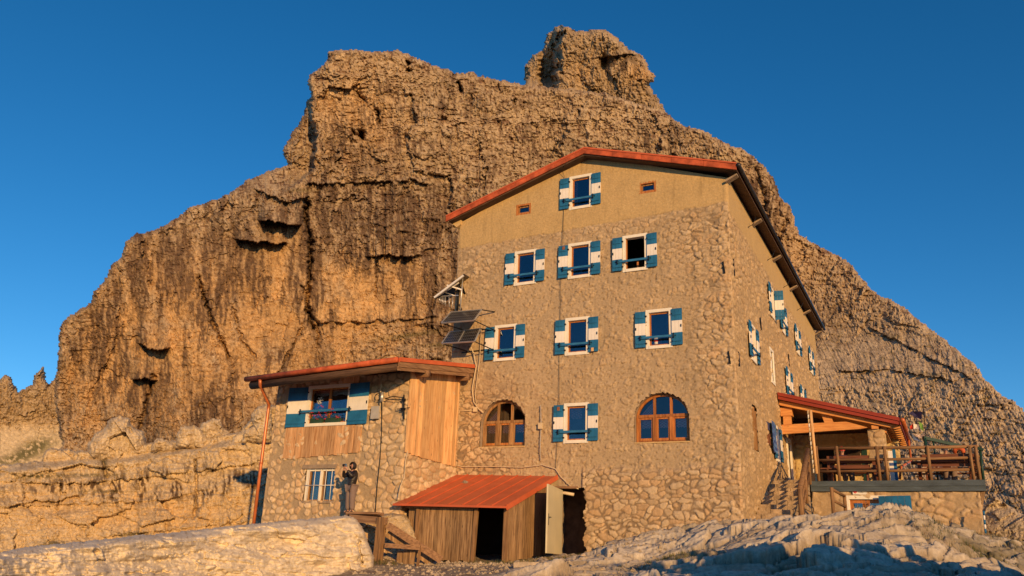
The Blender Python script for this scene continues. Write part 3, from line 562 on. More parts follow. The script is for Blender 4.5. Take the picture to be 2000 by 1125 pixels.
# ------------------------------------------------------------------ the hut
WX = .05
hut = thing('mountain_hut', 'tall three-storey rubble stone mountain hut with red roof edge and blue and white shutters', 'building', (-5, 0, -1.3))
FH, WW = 1.30, .866
FRONT = [('A', -5.50, 10.244), ('B1', -7.589, 7.667), ('B2', -5.505, 7.667), ('B3', -3.519, 7.667), ('C1', -8.27, 4.974), ('C2', -5.57, 4.974), ('C3', -2.748, 4.974), ('D2', -5.567, 2.072)]
fh = [rect(x+.07, x+WW-.07, z+.07, z+FH-.07) for _, x, z in FRONT]
AR = [(-8.66, -6.98, 2.04, 2.80, 3.60), (-3.16, -1.44, 2.04, 2.78, 3.54)]
fh += [archh(*a) for a in AR]; SM = [(-7.61, 10.38), (-2.92, 10.42)]
fh += [rect(x+.05, x+.55, z+.04, z+.38) for x, z in SM]
NI = (-6.02, -4.80, -2.2, .66); fh += [lambda u, z: (u > NI[0]) & (u < NI[1]+.05*np.sin(z*9)+.02*np.sin(z*31)) & (z < NI[3])]
def gable(u): return np.where(u < -5.0, 12.33+(u+5.0)*.375, 12.33-(u+5.0)*.365)
wallgrid('front_wall', (0, 0, 0), (1, 0, 0), (0, -1, 0), -10.0, WX, -2.2, 12.4, .025, .025, style_front, fh, gable, hut)
SIDE = [('S1', 6.55, 7.667), ('S2', 8.93, 7.667), ('S3', 12.72, 7.667), ('S4', 16.95, 7.667), ('S5', 2.26, 4.974), ('S6', 9.35, 4.974), ('S7', 13.05, 4.974), ('S8', 5.72, 2.10)]
sh = [rect(y+.07, y+WW+.03, z+.07, z+FH-.07) for _, y, z in SIDE]+[rect(5.95, 6.5, 5.0, 6.2), archh(2.02, 2.66, 2.02, 3.2, 3.46), rect(8.45, 9.25, 1.5, 3.25)]
wallgrid('side_wall', (WX, 0, 0), (0, 1, 0), (1, 0, 0), 0, 20.0, -1.5, 10.52, .05, .035, style_side, sh, None, hut)
b = MB(); b.box(-10, -9.7, .03, 20, -2.2, 10.4); b.box(-9.7, WX-.02, 19.7, 20, -2.2, 10.4); part('rear_wall', b.add([(-10, 20, 10.4), (WX, 20, 10.4), (-5, 20, 12.3)], [(0, 1, 2)]), hut); bpy.data.objects['rear_wall'].data.materials.append(M['plaster'])
b = MB()   # plain rooms seen dimly through the panes
b.box(-9.6, -.35, 1.9, 1.95, -1, 11.2, 'room')
for z in (1.6, 4.4, 7.1, 9.75): b.box(-9.65, -.3, .33, 12, z-.08, z, 'room')
for x in (-8.9, -6.5, -4.0, -1.1): b.box(x, x+.06, .33, 1.9, -1, 9.7, 'room')
b.box(-1.6, -1.55, 2, 19, 1, 10, 'room')
part('interior', b, hut)
# door recess of the front wall
b = MB(); x0, x1, _, zt = NI
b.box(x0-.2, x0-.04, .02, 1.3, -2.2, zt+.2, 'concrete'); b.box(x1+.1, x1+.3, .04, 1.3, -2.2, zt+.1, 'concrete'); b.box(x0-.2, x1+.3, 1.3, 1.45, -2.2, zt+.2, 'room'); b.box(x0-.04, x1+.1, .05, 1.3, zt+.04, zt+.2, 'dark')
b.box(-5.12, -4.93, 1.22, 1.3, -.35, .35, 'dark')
rc = part('recess', b, hut)
b = MB(); b.beam((x0-.15, -.03, zt+.03), (x1-.25, -.03, zt+.02), .16, .07, 'oldwoodx'); part('lintel', b, hut)
b = MB(); b.tube([(-5.86, -.02, .50), (-5.5, .0, .52), (-5.2, .04, .47)], .05, 8, 'cream'); b.tube([(-5.66, .02, .5), (-5.69, .0, -.2), (-5.7, 0, -1.0)], .03, 8, 'cream'); b.box(-5.95, -5.78, -.03, .05, -1.2, .5, 'creamdoor'); b.tube([(-5.69, .0, -.2), (-5.69, .0, -.27)], .045, 8, 'redplastic'); b.tube([(-5.7, .0, -.95), (-5.7, .0, -1.02)], .05, 8, 'redplastic')
part('pipe', b, hut)
# open cream door
ph = Y(1098, 957.8, -.05); dh = (ph-CAM)@_fw; pf = CAM+ray(1069.5, 952.5)*dh/1.085
v_ = pf-ph; v_[2] = 0; L_ = float(np.linalg.norm(v_)); ang = math.atan2(v_[1], v_[0])
door = MB(); door.box(0, L_, -.025, .025, 0, 1.93, 'creamdoor'); 
D_ = part('door', door, hut, local=True, loc=Vector((ph[0], ph[1], ph[2]-1.93))-wloc(hut), rz=ang)
hb = MB(); hb.box(L_-.13, L_-.09, .025, .035, .78, 1.1, 'black'); hb.tube([(L_-.11, .03, 1.0), (L_-.11, .08, 1.0), (L_-.22, .08, 1.0)], .012, 6, 'black'); part('handle', hb, D_, local=True)
# main roof
yF, yB = -.42, 20.4
eL = Y(871, 421, yF); ap = Y(1141, 287, yF); eR = Y(1438, 317, yF)
T = .22
roof = MB(); roof.prism([(eL[0], eL[2]), (ap[0], ap[2]), (eR[0], eR[2]), (eR[0], eR[2]-.05), (ap[0], ap[2]-.06), (eL[0], eL[2]-.05)], yF-.02, yB, 'y', 'red')
rf = part('roof', roof, hut)
b = MB()
def strip(b, A, B, y0, y1, h0, h1, mt, mt2=None):   # fascia boards in lengths along a sloping edge
    n = 5
    for i in range(n):
        a = A+(B-A)*(i/n); c = A+(B-A)*((i+1)/n-.0015); b.prism([(a[0], a[2]-h0), (c[0], c[2]-h0), (c[0], c[2]-h1), (a[0], a[2]-h1)], y0-.004*(i % 2), y1, 'y', mt)
strip(b, eL, ap, yF, yF+.05, .05, .24, 'redfascia'); strip(b, ap, eR, yF, yF+.05, .06, .25, 'redfascia')
part('fascia', b, rf)
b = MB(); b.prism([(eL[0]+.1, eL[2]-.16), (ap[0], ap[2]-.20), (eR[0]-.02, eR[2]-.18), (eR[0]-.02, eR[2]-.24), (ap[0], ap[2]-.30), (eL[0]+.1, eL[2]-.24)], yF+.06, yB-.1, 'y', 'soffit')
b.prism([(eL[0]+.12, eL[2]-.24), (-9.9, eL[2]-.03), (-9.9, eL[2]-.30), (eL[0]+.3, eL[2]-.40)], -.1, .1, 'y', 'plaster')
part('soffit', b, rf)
b = MB(); g = eR[0]+.06
b.tube([(g, yF-.02, eR[2]-.10), (g, yB, eR[2]-.10)], .07, 8, 'darkmetal'); part('gutter', b, rf)
for i, y in enumerate((-.05, 3.9, 7.9, 12, 16, 20.1)):
    b = MB(); b.prism([(WX-.02, 10.36), (eR[0]-.05, eR[2]-.26), (eR[0]-.05, eR[2]-.31), (WX-.02, 10.28)], y-.12, y+.12, 'y', 'concrete'); part('bracket', b, rf)
for i in range(4):
    b = MB(); y = 3.0+i*3.6; b.tube([(WX, y, 9.9), (WX+.2, y+.02, 10.0), (WX+.32, y+.03, 10.28)], .012, 6, 'black'); part('hook', b, rf)
# ------------------------------------------------------------------ windows (local: x along the wall, -y outwards, z up)
_cache = {}
def cached(k, f):
    if k not in _cache: _cache[k] = f()
    return _cache[k]
def frame_mesh(W, H, t=.10):
    b = MB(); o = -.035
    b.box(0, t, o, .0, 0, H, 'white'); b.box(W-t, W, o, .0, 0, H, 'white'); b.box(t, W-t, o, .0, H-t, H, 'white'); b.box(t, W-t, o-.012, .0, 0, t, 'white')
    b.box(t-.02, t, 0, .16, t-.02, H-t+.02, 'white'); b.box(W-t, W-t+.02, 0, .16, t-.02, H-t+.02, 'white'); b.box(t, W-t, 0, .16, H-t, H-t+.02, 'white'); b.box(t, W-t, 0, .16, t-.02, t, 'white')
    return b.mesh('window')
def sash_mesh(W, H, mid=False, mt='sash', t=.10, s=.05, y0=.06, y1=.11):
    b = MB(); b.box(t, t+s, y0, y1, t, H-t, mt); b.box(W-t-s, W-t, y0, y1, t, H-t, mt); b.box(t+s, W-t-s, y0, y1, H-t-s, H-t, mt); b.box(t+s, W-t-s, y0, y1, t, t+s, mt)
    if mid: b.box(W/2-.045, W/2+.045, y0-.01, y1, t+s, H-t-s, mt)
    return b.mesh('sash')
def shutter_mesh(w, h, slat=False, left=True):
    b = MB(); th = .035; n = 3 if w < .5 else 7; g = .004
    for (za, zb, mt) in ((0, h*.335, 'blue'), (h*.335, h*.665, 'shwhite'), (h*.665, h, 'blue')):
        for i in range(n): b.box(w*i/n+g/2, w*(i+1)/n-g/2, -th, 0, za+.0008, zb-.0008, mt)
    for zc in ((.12, .84) if not slat else (.1, .9)): b.box(.03, w-.03, -th-.014, -th, h*zc-.03, h*zc+.03, 'blue'); b.box(.03, w-.03, -th-.017, -th-.0145, h*zc-.034, h*zc-.03, 'black')
    x = .03 if left else w-.03; b.box(x-.012, x+.012, -th-.03, -th, h*.48, h*.55, 'black')
    for zc in (.10, .86):
        xx = w if left else 0; b.box(xx-.015, xx+.045 if left else xx+.015, -th-.012, -th+.02, h*zc-.02, h*zc+.025, 'black')
    return b.mesh('shutter')
def bar_mesh(x0, x1):
    b = MB(); b.box(x0, x1, -.055, -.02, -.035, .035, 'bluebar')
    for x in (x0+.03, x1-.03): b.box(x-.012, x+.012, -.075, -.02, -.08, .08, 'black'); b.box(x-.07, x+.07, -.066, -.02, -.008, .008, 'black')
    return b.mesh('security_bar')
def pane_mesh(x0, x1, z0, z1): b = MB(); b.box(x0, x1, 0, .012, z0, z1, 'glass'); return b.mesh('pane')
def curtain_mesh(x0, x1, z0, z1, mt='gingham', fold=.02):
    b = MB(); n = 24; vs = []; fs = []
    for i in range(n+1):
        x = x0+(x1-x0)*i/n; yy = fold*math.sin(i*1.9); zb = z0+.02*math.sin(i*.8)
        vs += [(x, yy, zb), (x, yy, z1), ]
    for i in range(n): fs.append((2*i, 2*i+2, 2*i+3, 2*i+1))
    b.add(vs, fs, mt, True); return b.mesh('curtain')
def window(parent, x, y, z, rz=0, W=WW, H=FH, sh=(True, True), sw=.34, shh=1.186, sho=.058, bar=True, pane=True, curtain=None, sash='fixed', slat=False, mid=False, tilt=(0, 0), label=None, openright=False):
    wn = part('window', cached(('f', W, H), lambda: frame_mesh(W, H)), parent, local=True, loc=Vector((x, y, z))-wloc(parent), rz=rz)
    if label: wn['label'] = label
    if sash == 'fixed': part('sash', cached(('s', W, H, mid), lambda: sash_mesh(W, H, mid)), wn, local=True)
    if sash == 'tilted':
        s = part('sash', cached(('s', W, H, mid), lambda: sash_mesh(W, H, mid)), wn, local=True); s2 = part('sash', cached(('s2', W, H), lambda: sash_mesh(W, H, False, y0=0, y1=.04, s=.05)), wn, local=True, loc=(.03, .12, 0), rz=R(12)); s2.scale = (.93, 1, .96); s2.location.z = .02
    if sash == 'open': b = MB(); b.box(.10, .13, .04, .11, .1, H-.1, 'sash'); b.box(.13, W-.13, .04, .11, .1, .13, 'sash'); b.box(W*.5-.03, W*.5+.03, .25, .29, .1, .42, 'sash'); part('sash', b, wn, local=True)
    if pane: part('pane', cached(('p', W, H), lambda: pane_mesh(.15, W-.15, .15, H-.15)), wn, local=True, loc=(0, .08, 0))
    if sh[0]:
        s = part('shutter', cached(('sh', sw, shh, slat, 0), lambda: shutter_mesh(sw, shh, slat, True)), wn, local=True, loc=(-sw, -.045-tilt[0]*.0, sho), rz=R(tilt[0])); s.location.y -= .02+math.sin(R(abs(tilt[0])))*0
    if sh[1]:
        s = part('shutter', cached(('sh', sw, shh, slat, 1), lambda: shutter_mesh(sw, shh, slat, False)), wn, local=True, loc=(W-.0, -.05, sho), rz=R(tilt[1]) if not openright else R(-82))
    if bar: part('security_bar', cached(('b', W, sw), lambda: bar_mesh(-sw*.55, W+sw*.28)), wn, local=True, loc=(0, -.075, sho+shh*.255))
    if curtain: part('curtain', cached(('c', W, H, curtain), lambda: curtain_mesh(.16, .16+(W-.32)*curtain[0], H-.15-(H-.3)*curtain[1], H-.16)), wn, local=True, loc=(0, .16, 0))
    return wn
rng = random.Random(3); M['rust'] = mat('rusty_flaked_paint', (.30, .12, .06), .8, var=.4, vscale=20)
for k, x, z in FRONT:
    t = (2.0+rng.uniform(-1, 2.5), -rng.uniform(0, 1.5))
    wn = window(hut, x, -.002, z, tilt=t, sash={'B1': 'tilted', 'B3': 'open'}.get(k, 'fixed'), pane=k not in ('B3',), curtain=(.72, .33) if k == 'D2' else ((.16, 1.0) if k == 'A' else None), label={'B3': 'window with its casement open on a dark room', 'B1': 'window with its sash standing tilted', 'A': 'attic window under the ridge', 'D2': 'ground floor window with a short pink curtain'}.get(k))
    for kk, xx, zz in (('B2', -.14, 1.14), ('D2', -.16, 1.12), ('C2', 1.02, .12)):
        if k == kk: b = MB(); b.box(xx-.045, xx+.045, -.118, -.105, zz-.06, zz+.06, 'larch' if kk == 'C2' else 'rust'); part('worn_patch', b, wn, local=True)
    if k == 'C3':
        b = MB(); b.tube([(.3, .15, .17), (.3, .15, .40)], .09, 12, 'shwhite'); b.tube([(.3, .15, .25), (.3, .15, .31)], .094, 12, 'redplastic'); b.tube([(.42, .14, .17), (.42, .14, .36)], .035, 8, 'redplastic'); part('jar', b, wn, local=True)
for k, y, z in SIDE:
    part_ = window(hut, WX+.002, y, z, R(90), W=.96, bar=k not in ('S1', 'S8'), openright=(k == 'S1'), curtain=None, label='window by the stairs with a chequered blue cloth over its shutter' if k == 'S8' else None)
b = MB(); b.box(5.85, 5.98, -.04, 0, 4.92, 6.26, 'white'); b.box(6.47, 6.60, -.04, 0, 4.92, 6.26, 'white'); b.box(5.98, 6.47, -.04, 0, 6.16, 6.26, 'white'); b.box(5.98, 6.47, -.04, 0, 4.92, 5.02, 'white'); b.box(5.98, 6.47, .02, .05, 5.02, 6.16, 'shwhite'); b.box(6.1, 6.14, -.02, .02, 5.2, 5.26, 'black')
for i, q in enumerate(b.v): b.v[i] = (WX-q[1], q[0], q[2])
part('closed_shutter', b, hut)
# small attic windows
for x, z in SM:
    b = MB(); W_, H_ = .60, .42
    b.box(0, .07, -.02, .10, 0, H_, 'sash'); b.box(W_-.07, W_, -.02, .10, 0, H_, 'sash'); b.box(.07, W_-.07, -.02, .10, H_-.07, H_, 'sash'); b.box(.07, W_-.07, -.02, .10, 0, .07, 'sash')
    b.box(.07, .12, .05, .1, .07, H_-.07, 'oldsash'); b.box(.12, W_-.07, .05, .1, .07, .12, 'oldsash'); b.box(.12, W_-.07, .05, .1, H_-.12, H_-.07, 'oldsash')
    wn = part('window', b, hut, local=True, loc=Vector((x, -.005, z))-wloc(hut)); part('pane', pane_mesh(.11, W_-.07, .11, H_-.11), wn, local=True, loc=(0, .07, 0))
# arched windows
def arch_pts(a, b_, sp, ap_, n=28, r=0):
    m = (a+b_)/2; hw = (b_-a)/2-r; h = ap_-sp-r
    return [(m+hw*math.cos(t), sp+h*math.sin(t)) for t in np.linspace(0, math.pi, n)]
def arch_window(a, b_, z0, sp, ap_, mt, label, dark=False):
    rv = MB(); P1 = [(b_+.01, z0)]+arch_pts(a-.01, b_+.01, sp, ap_+.01)+[(a-.01, z0)]; n = len(P1)
    rv.add([(p[0], y, p[1]) for y in (-.0, .34) for p in P1], [(i, i+1, n+i+1, n+i) for i in range(n-1)], 'concrete'); rv.box(a-.01, b_+.01, -.03, .34, z0-.04, z0, 'plaster')
    rvp = part('reveal', rv, hut)
    f = MB(); y0, y1 = .16, .24; t = .07; P1 = [(b_, z0)]+arch_pts(a, b_, sp, ap_)+[(a, z0)]; P2 = [(b_-t, z0)]+arch_pts(a, b_, sp, ap_, r=t)+[(a+t, z0)]
    vs = [(p[0], y, p[1]) for y in (y0, y1) for Q in (P1, P2) for p in Q]; n = len(P1)
    fs = [(i, i+1, n+i+1, n+i) for i in range(n-1)]+[(2*n+i, 3*n+i, 3*n+i+1, 2*n+i+1) for i in range(n-1)]+[(n+i, n+i+1, 3*n+i+1, 3*n+i) for i in range(n-1)]
    f.add(vs, fs, mt); W_ = b_-a; zt = z0+(sp-z0)*1.12
    f.box(a+t, b_-t, y0-.01, y1, zt-.05, zt+.04, mt); f.box(a+t, b_-t, y0, y1, z0, z0+.07, mt)
    xs = [a+W_*.345, a+W_*.655]
    for x in xs: f.box(x-.055, x+.055, y0-.02, y1, z0+.07, zt-.05, mt); f.box(x-.035, x+.035, y0-.015, y1, zt+.04, sp+(ap_-sp)*.93, mt)
    wn = part('arched_window', f, hut); wn['label'] = label
    ed = [a+t]+[q for x in xs for q in (x-.055, x+.055)]+[b_-t]
    for i in range(3):
        l, r_ = ed[2*i], ed[2*i+1]; s = MB(); s_ = .055
        s.box(l, l+s_, y0+.02, y1+.01, z0+.07, zt-.05, 'sash' if not dark else 'oldsash'); s.box(r_-s_, r_, y0+.02, y1+.01, z0+.07, zt-.05, 'sash' if not dark else 'oldsash'); s.box(l+s_, r_-s_, y0+.02, y1+.01, zt-.05-s_, zt-.05, 'sash'); s.box(l+s_, r_-s_, y0+.02, y1+.01, z0+.07, z0+.07+s_*1.3, 'sash')
        part('casement', s, wn)
        c = MB(); nn = 22; vs = []; fs2 = []
        for j in range(nn+1):
            xx = l+s_+(r_-l-2*s_)*(.04+.92*j/nn); yy = y1+.05+.018*math.sin(j*1.7); vs += [(xx, yy, zt-.36+.015*math.sin(j*1.1)), (xx, yy, zt-.1)]
        for j in range(nn): fs2.append((2*j, 2*j+2, 2*j+3, 2*j+1))
        c.add(vs, fs2, 'gingham', True); part('curtain', c, wn)
    if True:
        c = MB(); vs = [(a+t+.02, y1+.06, zt+.04), (a+t+.38, y1+.06, zt+.04), (a+t+.50, y1+.06, ap_-.2), (a+t+.32, y1+.06, sp+.45), (a+t+.08, y1+.06, sp+.2)]; c.add(vs, [(0, 1, 2, 3, 4)], 'gingham'); part('curtain', c, wn)
    g = MB(); P = [(b_-t, z0+.07)]+arch_pts(a, b_, sp, ap_, r=t)+[(a+t, z0+.07)]; g.add([(p[0], y1-.03, p[1]) for p in P], [tuple(range(len(P)))], 'glass'); part('pane', g, wn)
arch_window(*AR[0], 'oldsash', 'arched window with worn unpainted frame', True); arch_window(*AR[1], 'sash', 'arched window with varnished frame')
# narrow arched window on the side wall
f = MB(); f.box(2.08, 2.14, .0, .08, 2.04, 3.3, 'oldsash'); f.box(2.5, 2.56, .0, .08, 2.04, 3.3, 'oldsash'); f.box(2.14, 2.5, .01, .07, 2.7, 2.78, 'oldsash'); f.box(2.30, 2.35, .01, .07, 2.04, 3.4, 'oldsash'); f.box(2.0, 2.7, .10, .12, 2.0, 3.5, 'oldsash')
for i, q in enumerate(f.v): f.v[i] = (WX+.03-q[1], q[0], q[2])
part('arched_window', f, hut)['label'] = 'narrow arched window on the side wall'
# side door
f = MB(); f.box(8.36, 8.5, -.05, .02, 1.5, 3.3, 'white'); f.box(9.2, 9.34, -.05, .02, 1.5, 3.3, 'white'); f.box(8.5, 9.2, -.05, .02, 3.16, 3.3, 'white'); f.box(8.5, 9.2, .12, .16, 1.5, 3.16, 'oldsash')
for i, q in enumerate(f.v): f.v[i] = (WX-q[1], q[0], q[2])
part('side_door', f, hut)
# iron wall anchors
for y, z0, z1 in ((.25, 7.2, 7.75), (.32, 4.3, 4.75), (4.35, 6.5, 6.95), (10.3, 6.45, 7.0), (14.7, 5.9, 6.4)):
    b = MB(); b.beam((WX+.03, y-.03, z1), (WX+.03, y+.03, z0), .04, .05, 'black'); part('wall_anchor', b, hut)
for x, z0, z1 in ((-.17, 7.2, 7.6), (-.13, 4.3, 4.7)):
    b = MB(); b.beam((x-.02, -.06, z1), (x+.02, -.06, z0), .04, .05, 'black'); part('wall_anchor', b, hut)
# ------------------------------------------------------------------ stone annex
def style_annex_front(u, z):
    a, ca = style_annex(u, z); c, cc = style_annex_big(u, z); t = sstep(-10.75, -10.45, u+fbm(z/.4, u/.4, 2, 79)*.3); return a*(1-t)+c*t, mix(ca, cc, t)
AY, AX = -3.15, -9.55
ann = thing('stone_annex', 'low stone annex with cobbled walls, flat red roof and larch panels, left of the hut', 'building', (-12, -1.5, -.8))
xl = -15.05
c1, c2, c3, c4 = Y(603, 758, AY), Y(597, 833, AY), Y(688, 749, AY), Y(678, 826, AY)
AWx0, AWx1, AWz0, AWz1 = c2[0], c3[0]+.02, c2[2]-.02, c3[2]
LWa, LWb = Y(599, 916, AY), Y(648, 977, AY); LW = (LWa[0], LWb[0]+.05, LWb[2]-.02, LWa[2])
q1, q2 = Y(565, 838, AY), Y(703, 880, AY); PN = (q1[0]-.1, q2[0]+.02, q2[2]-.08, AWz0-.0)
holes = [rect(AWx0+.08, AWx1-.08, AWz0+.08, AWz1-.08), rect(LW[0]+.02, LW[1]-.02, LW[2]+.02, LW[3]-.02)]
AT = 4.02
wallgrid('front_wall', (0, AY, 0), (1, 0, 0), (0, -1, 0), xl, AX, -2.0, AT, .022, .022, style_annex_front, holes, None, ann)
wallgrid('side_wall', (AX, 0, 0), (0, 1, 0), (1, 0, 0), AY, -.02, -2.0, 4.55, .022, .022, style_annex_big, [], lambda u: 4.0+(u-AY)*.165, ann)
b = MB(); b.box(xl, xl+.25, AY+.02, 4, -2, AT+.3, 'concrete'); b.box(xl+.3, AX-.05, AY+1.6, AY+1.65, -1, 4, 'room'); b.box(xl+.3, AX-.05, AY+.3, AY+1.6, 1.5, 1.55, 'room'); part('rear_wall', b, ann)
# larch panel on the side wall, boards
bot = [X(791, 884, AX+.06), X(889, 912, AX+.06)]; y0p, y1p = bot[0][1], bot[1][1]; zb0, zb1 = bot[0][2], bot[1][2]
b = MB(); y = y0p; r2 = random.Random(5)
while y < y1p-.01:
    wd = min(r2.uniform(.07, .16), y1p-y); f_ = (y-y0p)/(y1p-y0p); zb = zb0+(zb1-zb0)*f_; off = r2.uniform(0, .018)
    b.box(AX+.03, AX+.065+off, y+.003, y+wd-.003, zb+r2.uniform(-.02, .02), 4.0+(y-AY)*.165+.1, 'larch'); y += wd
part('board_cladding', b, ann)['label'] = 'fresh larch boards on the side wall'
# panel below the window
b = MB(); x = PN[0]
while x < PN[1]-.01:
    wd = min(r2.uniform(.07, .15), PN[1]-x); b.box(x+.002, x+wd-.002, AY-.055-r2.uniform(0, .014), AY-.02, PN[2]-.14+(x-PN[0])*.05+r2.uniform(-.03, .03), PN[3]-.01, 'panelwood'); x += wd
part('board_cladding', b, ann)['label'] = 'reddish vertical boards under the big window'
b = MB(); b.box(AWx1-.5, AWx1+.3, AY-.05, AY-.02, AWz1+.01, AT, 'larch'); part('board_cladding', b, ann)
# roof
rr = Y(927, 714, -.03); xr = rr[0]; cr_ = X(781, 700, xr)
zf = cr_[2]; yf = cr_[1]; sl = (rr[2]-zf)/(rr[1]-yf)
gL = Y(480, 738, yf-.08)
roofz = lambda x, y: zf+(y-yf)*sl-.012*(xr-x)*1.0
b = MB(); xs0 = gL[0]; zl = gL[2]
vs = [(xs0, yf, zl), (xr, yf, zf), (xr, -.03, rr[2]), (-10.02, -.03, rr[2]-.03), (-10.02, 4, rr[2]+.4), (xs0, 4, zl+.9)]; vs = vs+[(a, b2, c-.06) for a, b2, c in vs]
b.add(vs, [(0, 1, 2, 3, 4, 5), (6, 11, 10, 9, 8, 7)]+[(i, i+6, (i+1) % 6+6, (i+1) % 6) for i in range(6)], 'red'); arf = part('roof', b, ann)
b = MB(); b.tube([(xs0, yf-.08, zl-.05), (xr-.02, yf-.08, zf-.05)], .085, 10, 'redfascia'); b.beam((xs0, yf-.0, zl-.05), (xr, yf-.0, zf-.05), .03, .14, 'red'); part('gutter', b, arf)
b = MB(); b.beam((xr+.015, yf, zf-.03), (xr+.015, -.04, rr[2]-.03), .03, .13, 'red'); part('verge', b, arf)
b = MB(); b.beam((xr-.03, yf, zf-.18), (xr-.03, -.04, rr[2]-.20), .05, .16, 'oldwoody'); b.beam((xr-.06, yf+.02, zf-.30), (xr-.06, -.04, rr[2]-.34), .05, .12, 'oldwoody'); b.box(AX-.5, xr-.1, yf+.4, -.05, zf-.35, zf-.3, None) if 0 else None
part('rafter', b, arf)
b = MB(); b.tube([(xs0+.12, yf+.12, zl-.22), (xr-.1, yf+.12, zf-.2)], .14, 12, 'darkbeam'); part('eave_beam', b, arf)
for y, zz in ((AY+.25, 4.02), (-.35, 4.42)):
    b = MB(); b.tube([(AX-.5, y, zz), (xr-.02, y, zz)], .13, 10, 'oldwoodx'); part('purlin', b, arf)
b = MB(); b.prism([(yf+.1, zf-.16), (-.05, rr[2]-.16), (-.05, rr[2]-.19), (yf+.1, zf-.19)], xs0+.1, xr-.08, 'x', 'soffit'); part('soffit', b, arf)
# downpipe
pts = [Y(508, 741, yf-.08), Y(508, 752, yf-.02), Y(525, 789, AY-.12), Y(524, 800, AY-.1), Y(510, 905, AY-.1), Y(495, 1027, AY-.1)]
b = MB(); b.tube([tuple(p) for p in pts], .055, 10, 'copper')
for p in (pts[2], pts[4]): b.tube([(p[0], p[1], p[2]-.03), (p[0]-.003, p[1], p[2]+.03)], .068, 10, 'copper')
part('downpipe', b, ann)
# windows
aw = window(ann, AWx0, AY-.03, AWz0, W=round(AWx1-AWx0, 3), H=round(AWz1-AWz0, 3), sw=.80, shh=AWz1-AWz0-.03, sho=.0, bar=False, slat=True, mid=True, tilt=(5, -3), label='wide two-light window of the annex with slatted shutters')
Wd = AWx1-AWx0; part('security_bar', bar_mesh(-.2, Wd+.12), aw, local=True, loc=(0, -.09, .50))
c = curtain_mesh(.17, Wd-.17, AWz1-AWz0-.33, AWz1-AWz0-.16, 'shwhite'); part('curtain', c, aw, local=True, loc=(0, .16, 0))
b = MB(); cx, cz = .45, .88
for k in range(6):
    a = k*math.pi/3; b.beam((cx, .076, cz), (cx+.13*math.cos(a), .076, cz+.13*math.sin(a)), .006, .03, 'shwhite', up=(0, 1, 0)); b.beam((cx+.08*math.cos(a), .075, cz+.08*math.sin(a)), (cx+.12*math.cos(a+.5), .075, cz+.12*math.sin(a+.5)), .005, .02, 'shwhite', up=(0, 1, 0))
part('snowflake_decoration', b, aw, local=True)
# barred lower window
b = MB(); W_, H_ = LW[1]-LW[0], LW[3]-LW[2]; t = .09
b.box(0, t, -.02, .10, 0, H_, 'white'); b.box(W_-.05, W_, -.0, .10, 0, H_, 'oldsash'); b.box(t, W_-.05, -.0, .10, H_-.07, H_, 'white'); b.box(W_*.5-.05, W_*.5+.05, -.0, .10, 0, H_-.07, 'white'); b.box(W_*.56, W_*.62, .03, .1, .03, H_-.07, 'oldsash'); b.box(t, t+.05, .03, .1, .03, H_-.07, 'oldsash'); b.box(t, W_-.05, .03, .1, 0, .04, 'oldsash')
lw = part('window', b, ann, local=True, loc=Vector((LW[0], AY+.03, LW[2]))-wloc(ann)); lw['label'] = 'small barred window at the foot of the annex'
part('pane', pane_mesh(.1, W_-.06, .04, H_-.08), lw, local=True, loc=(0, .08, 0))
for i in range(5):
    x = .16+i*(W_-.22)/4.3; b = MB(); b.tube([(x, -.05, -.03), (x, -.05, H_-.02)], .012, 6, 'shwhite'); part('bar', b, lw, local=True)
b = MB(); b.tube([(.02, -.062, H_*.48), (W_-.02, -.062, H_*.48)], .010, 6, 'shwhite'); part('bar', b, lw, local=True)
b = MB(); b.box(LW[0]-.12, LW[1]+.05, AY-.07, AY+.1, LW[3]+.0, LW[3]+.13, 'concrete'); b.box(LW[0]-.05, LW[1]+.05, AY-.04, AY+.2, LW[2]-.08, LW[2], 'concrete'); b.box(LW[0]-.0, LW[0]+.02, AY-.0, AY+.2, LW[2], LW[3], 'concrete'); b.box(LW[1]-.02, LW[1]+.0, AY-.0, AY+.2, LW[2], LW[3], 'concrete'); part('lintel', b, ann)
# ------------------------------------------------------------------ lean-to shed
SY = -3.2
shed = thing('lean_to_shed', 'low wooden lean-to shed with bright red seamed metal roof against the hut', 'shed', (-7.8, -1.6, -1.6))
tl, tr = Y(890, 927, -.02), Y(1089, 930, -.02); brx = tr[0]; br = X(989, 989, brx); bl = Y(768, 984, br[1])
b = MB(); top = [tuple(tl), tuple(tr), tuple(br), tuple(bl)]; th = .04
b.add(top+[(p[0], p[1], p[2]-th) for p in top], [(0, 1, 2, 3), (4, 7, 6, 5)]+[(i, (i+1) % 4, 4+(i+1) % 4, 4+i) for i in range(4)], 'red')
for i in range(9):
    f_ = i/8; p = tl*(1-f_)+tr*f_; q = bl*(1-f_)+br*f_
    if 0 < i < 8: b.beam((p[0], p[1], p[2]+.012), (q[0], q[1], q[2]+.012), .03, .035, 'red')
srf = part('roof', b, shed)
b = MB(); b.beam((tr[0]+.01, tr[1]-.02, tr[2]-.03), (br[0]+.01, br[1], br[2]-.03), .03, .15, 'red'); b.beam((bl[0], bl[1]-.01, bl[2]-.02), (br[0], br[1]-.01, br[2]-.02), .03, .06, 'red'); part('flashing', b, srf)
zr = lambda y: tr[2]+(br[2]-tr[2])*(y-tr[1])/(br[1]-tr[1])-th-.02
b = MB(); p0 = Y(818, 1000, SY)[0]; p1 = Y(925, 1000, SY)[0]; x = p0; r3 = random.Random(9)
while x < p1-.02:
    wd = min(r3.uniform(.09, .17), p1-x); b.box(x+.002, x+wd-.003, SY-.02-r3.uniform(0, .012), SY+.02, -1.66+r3.uniform(-.03, .05), zr(SY)-.08, 'oldwood'); x += wd
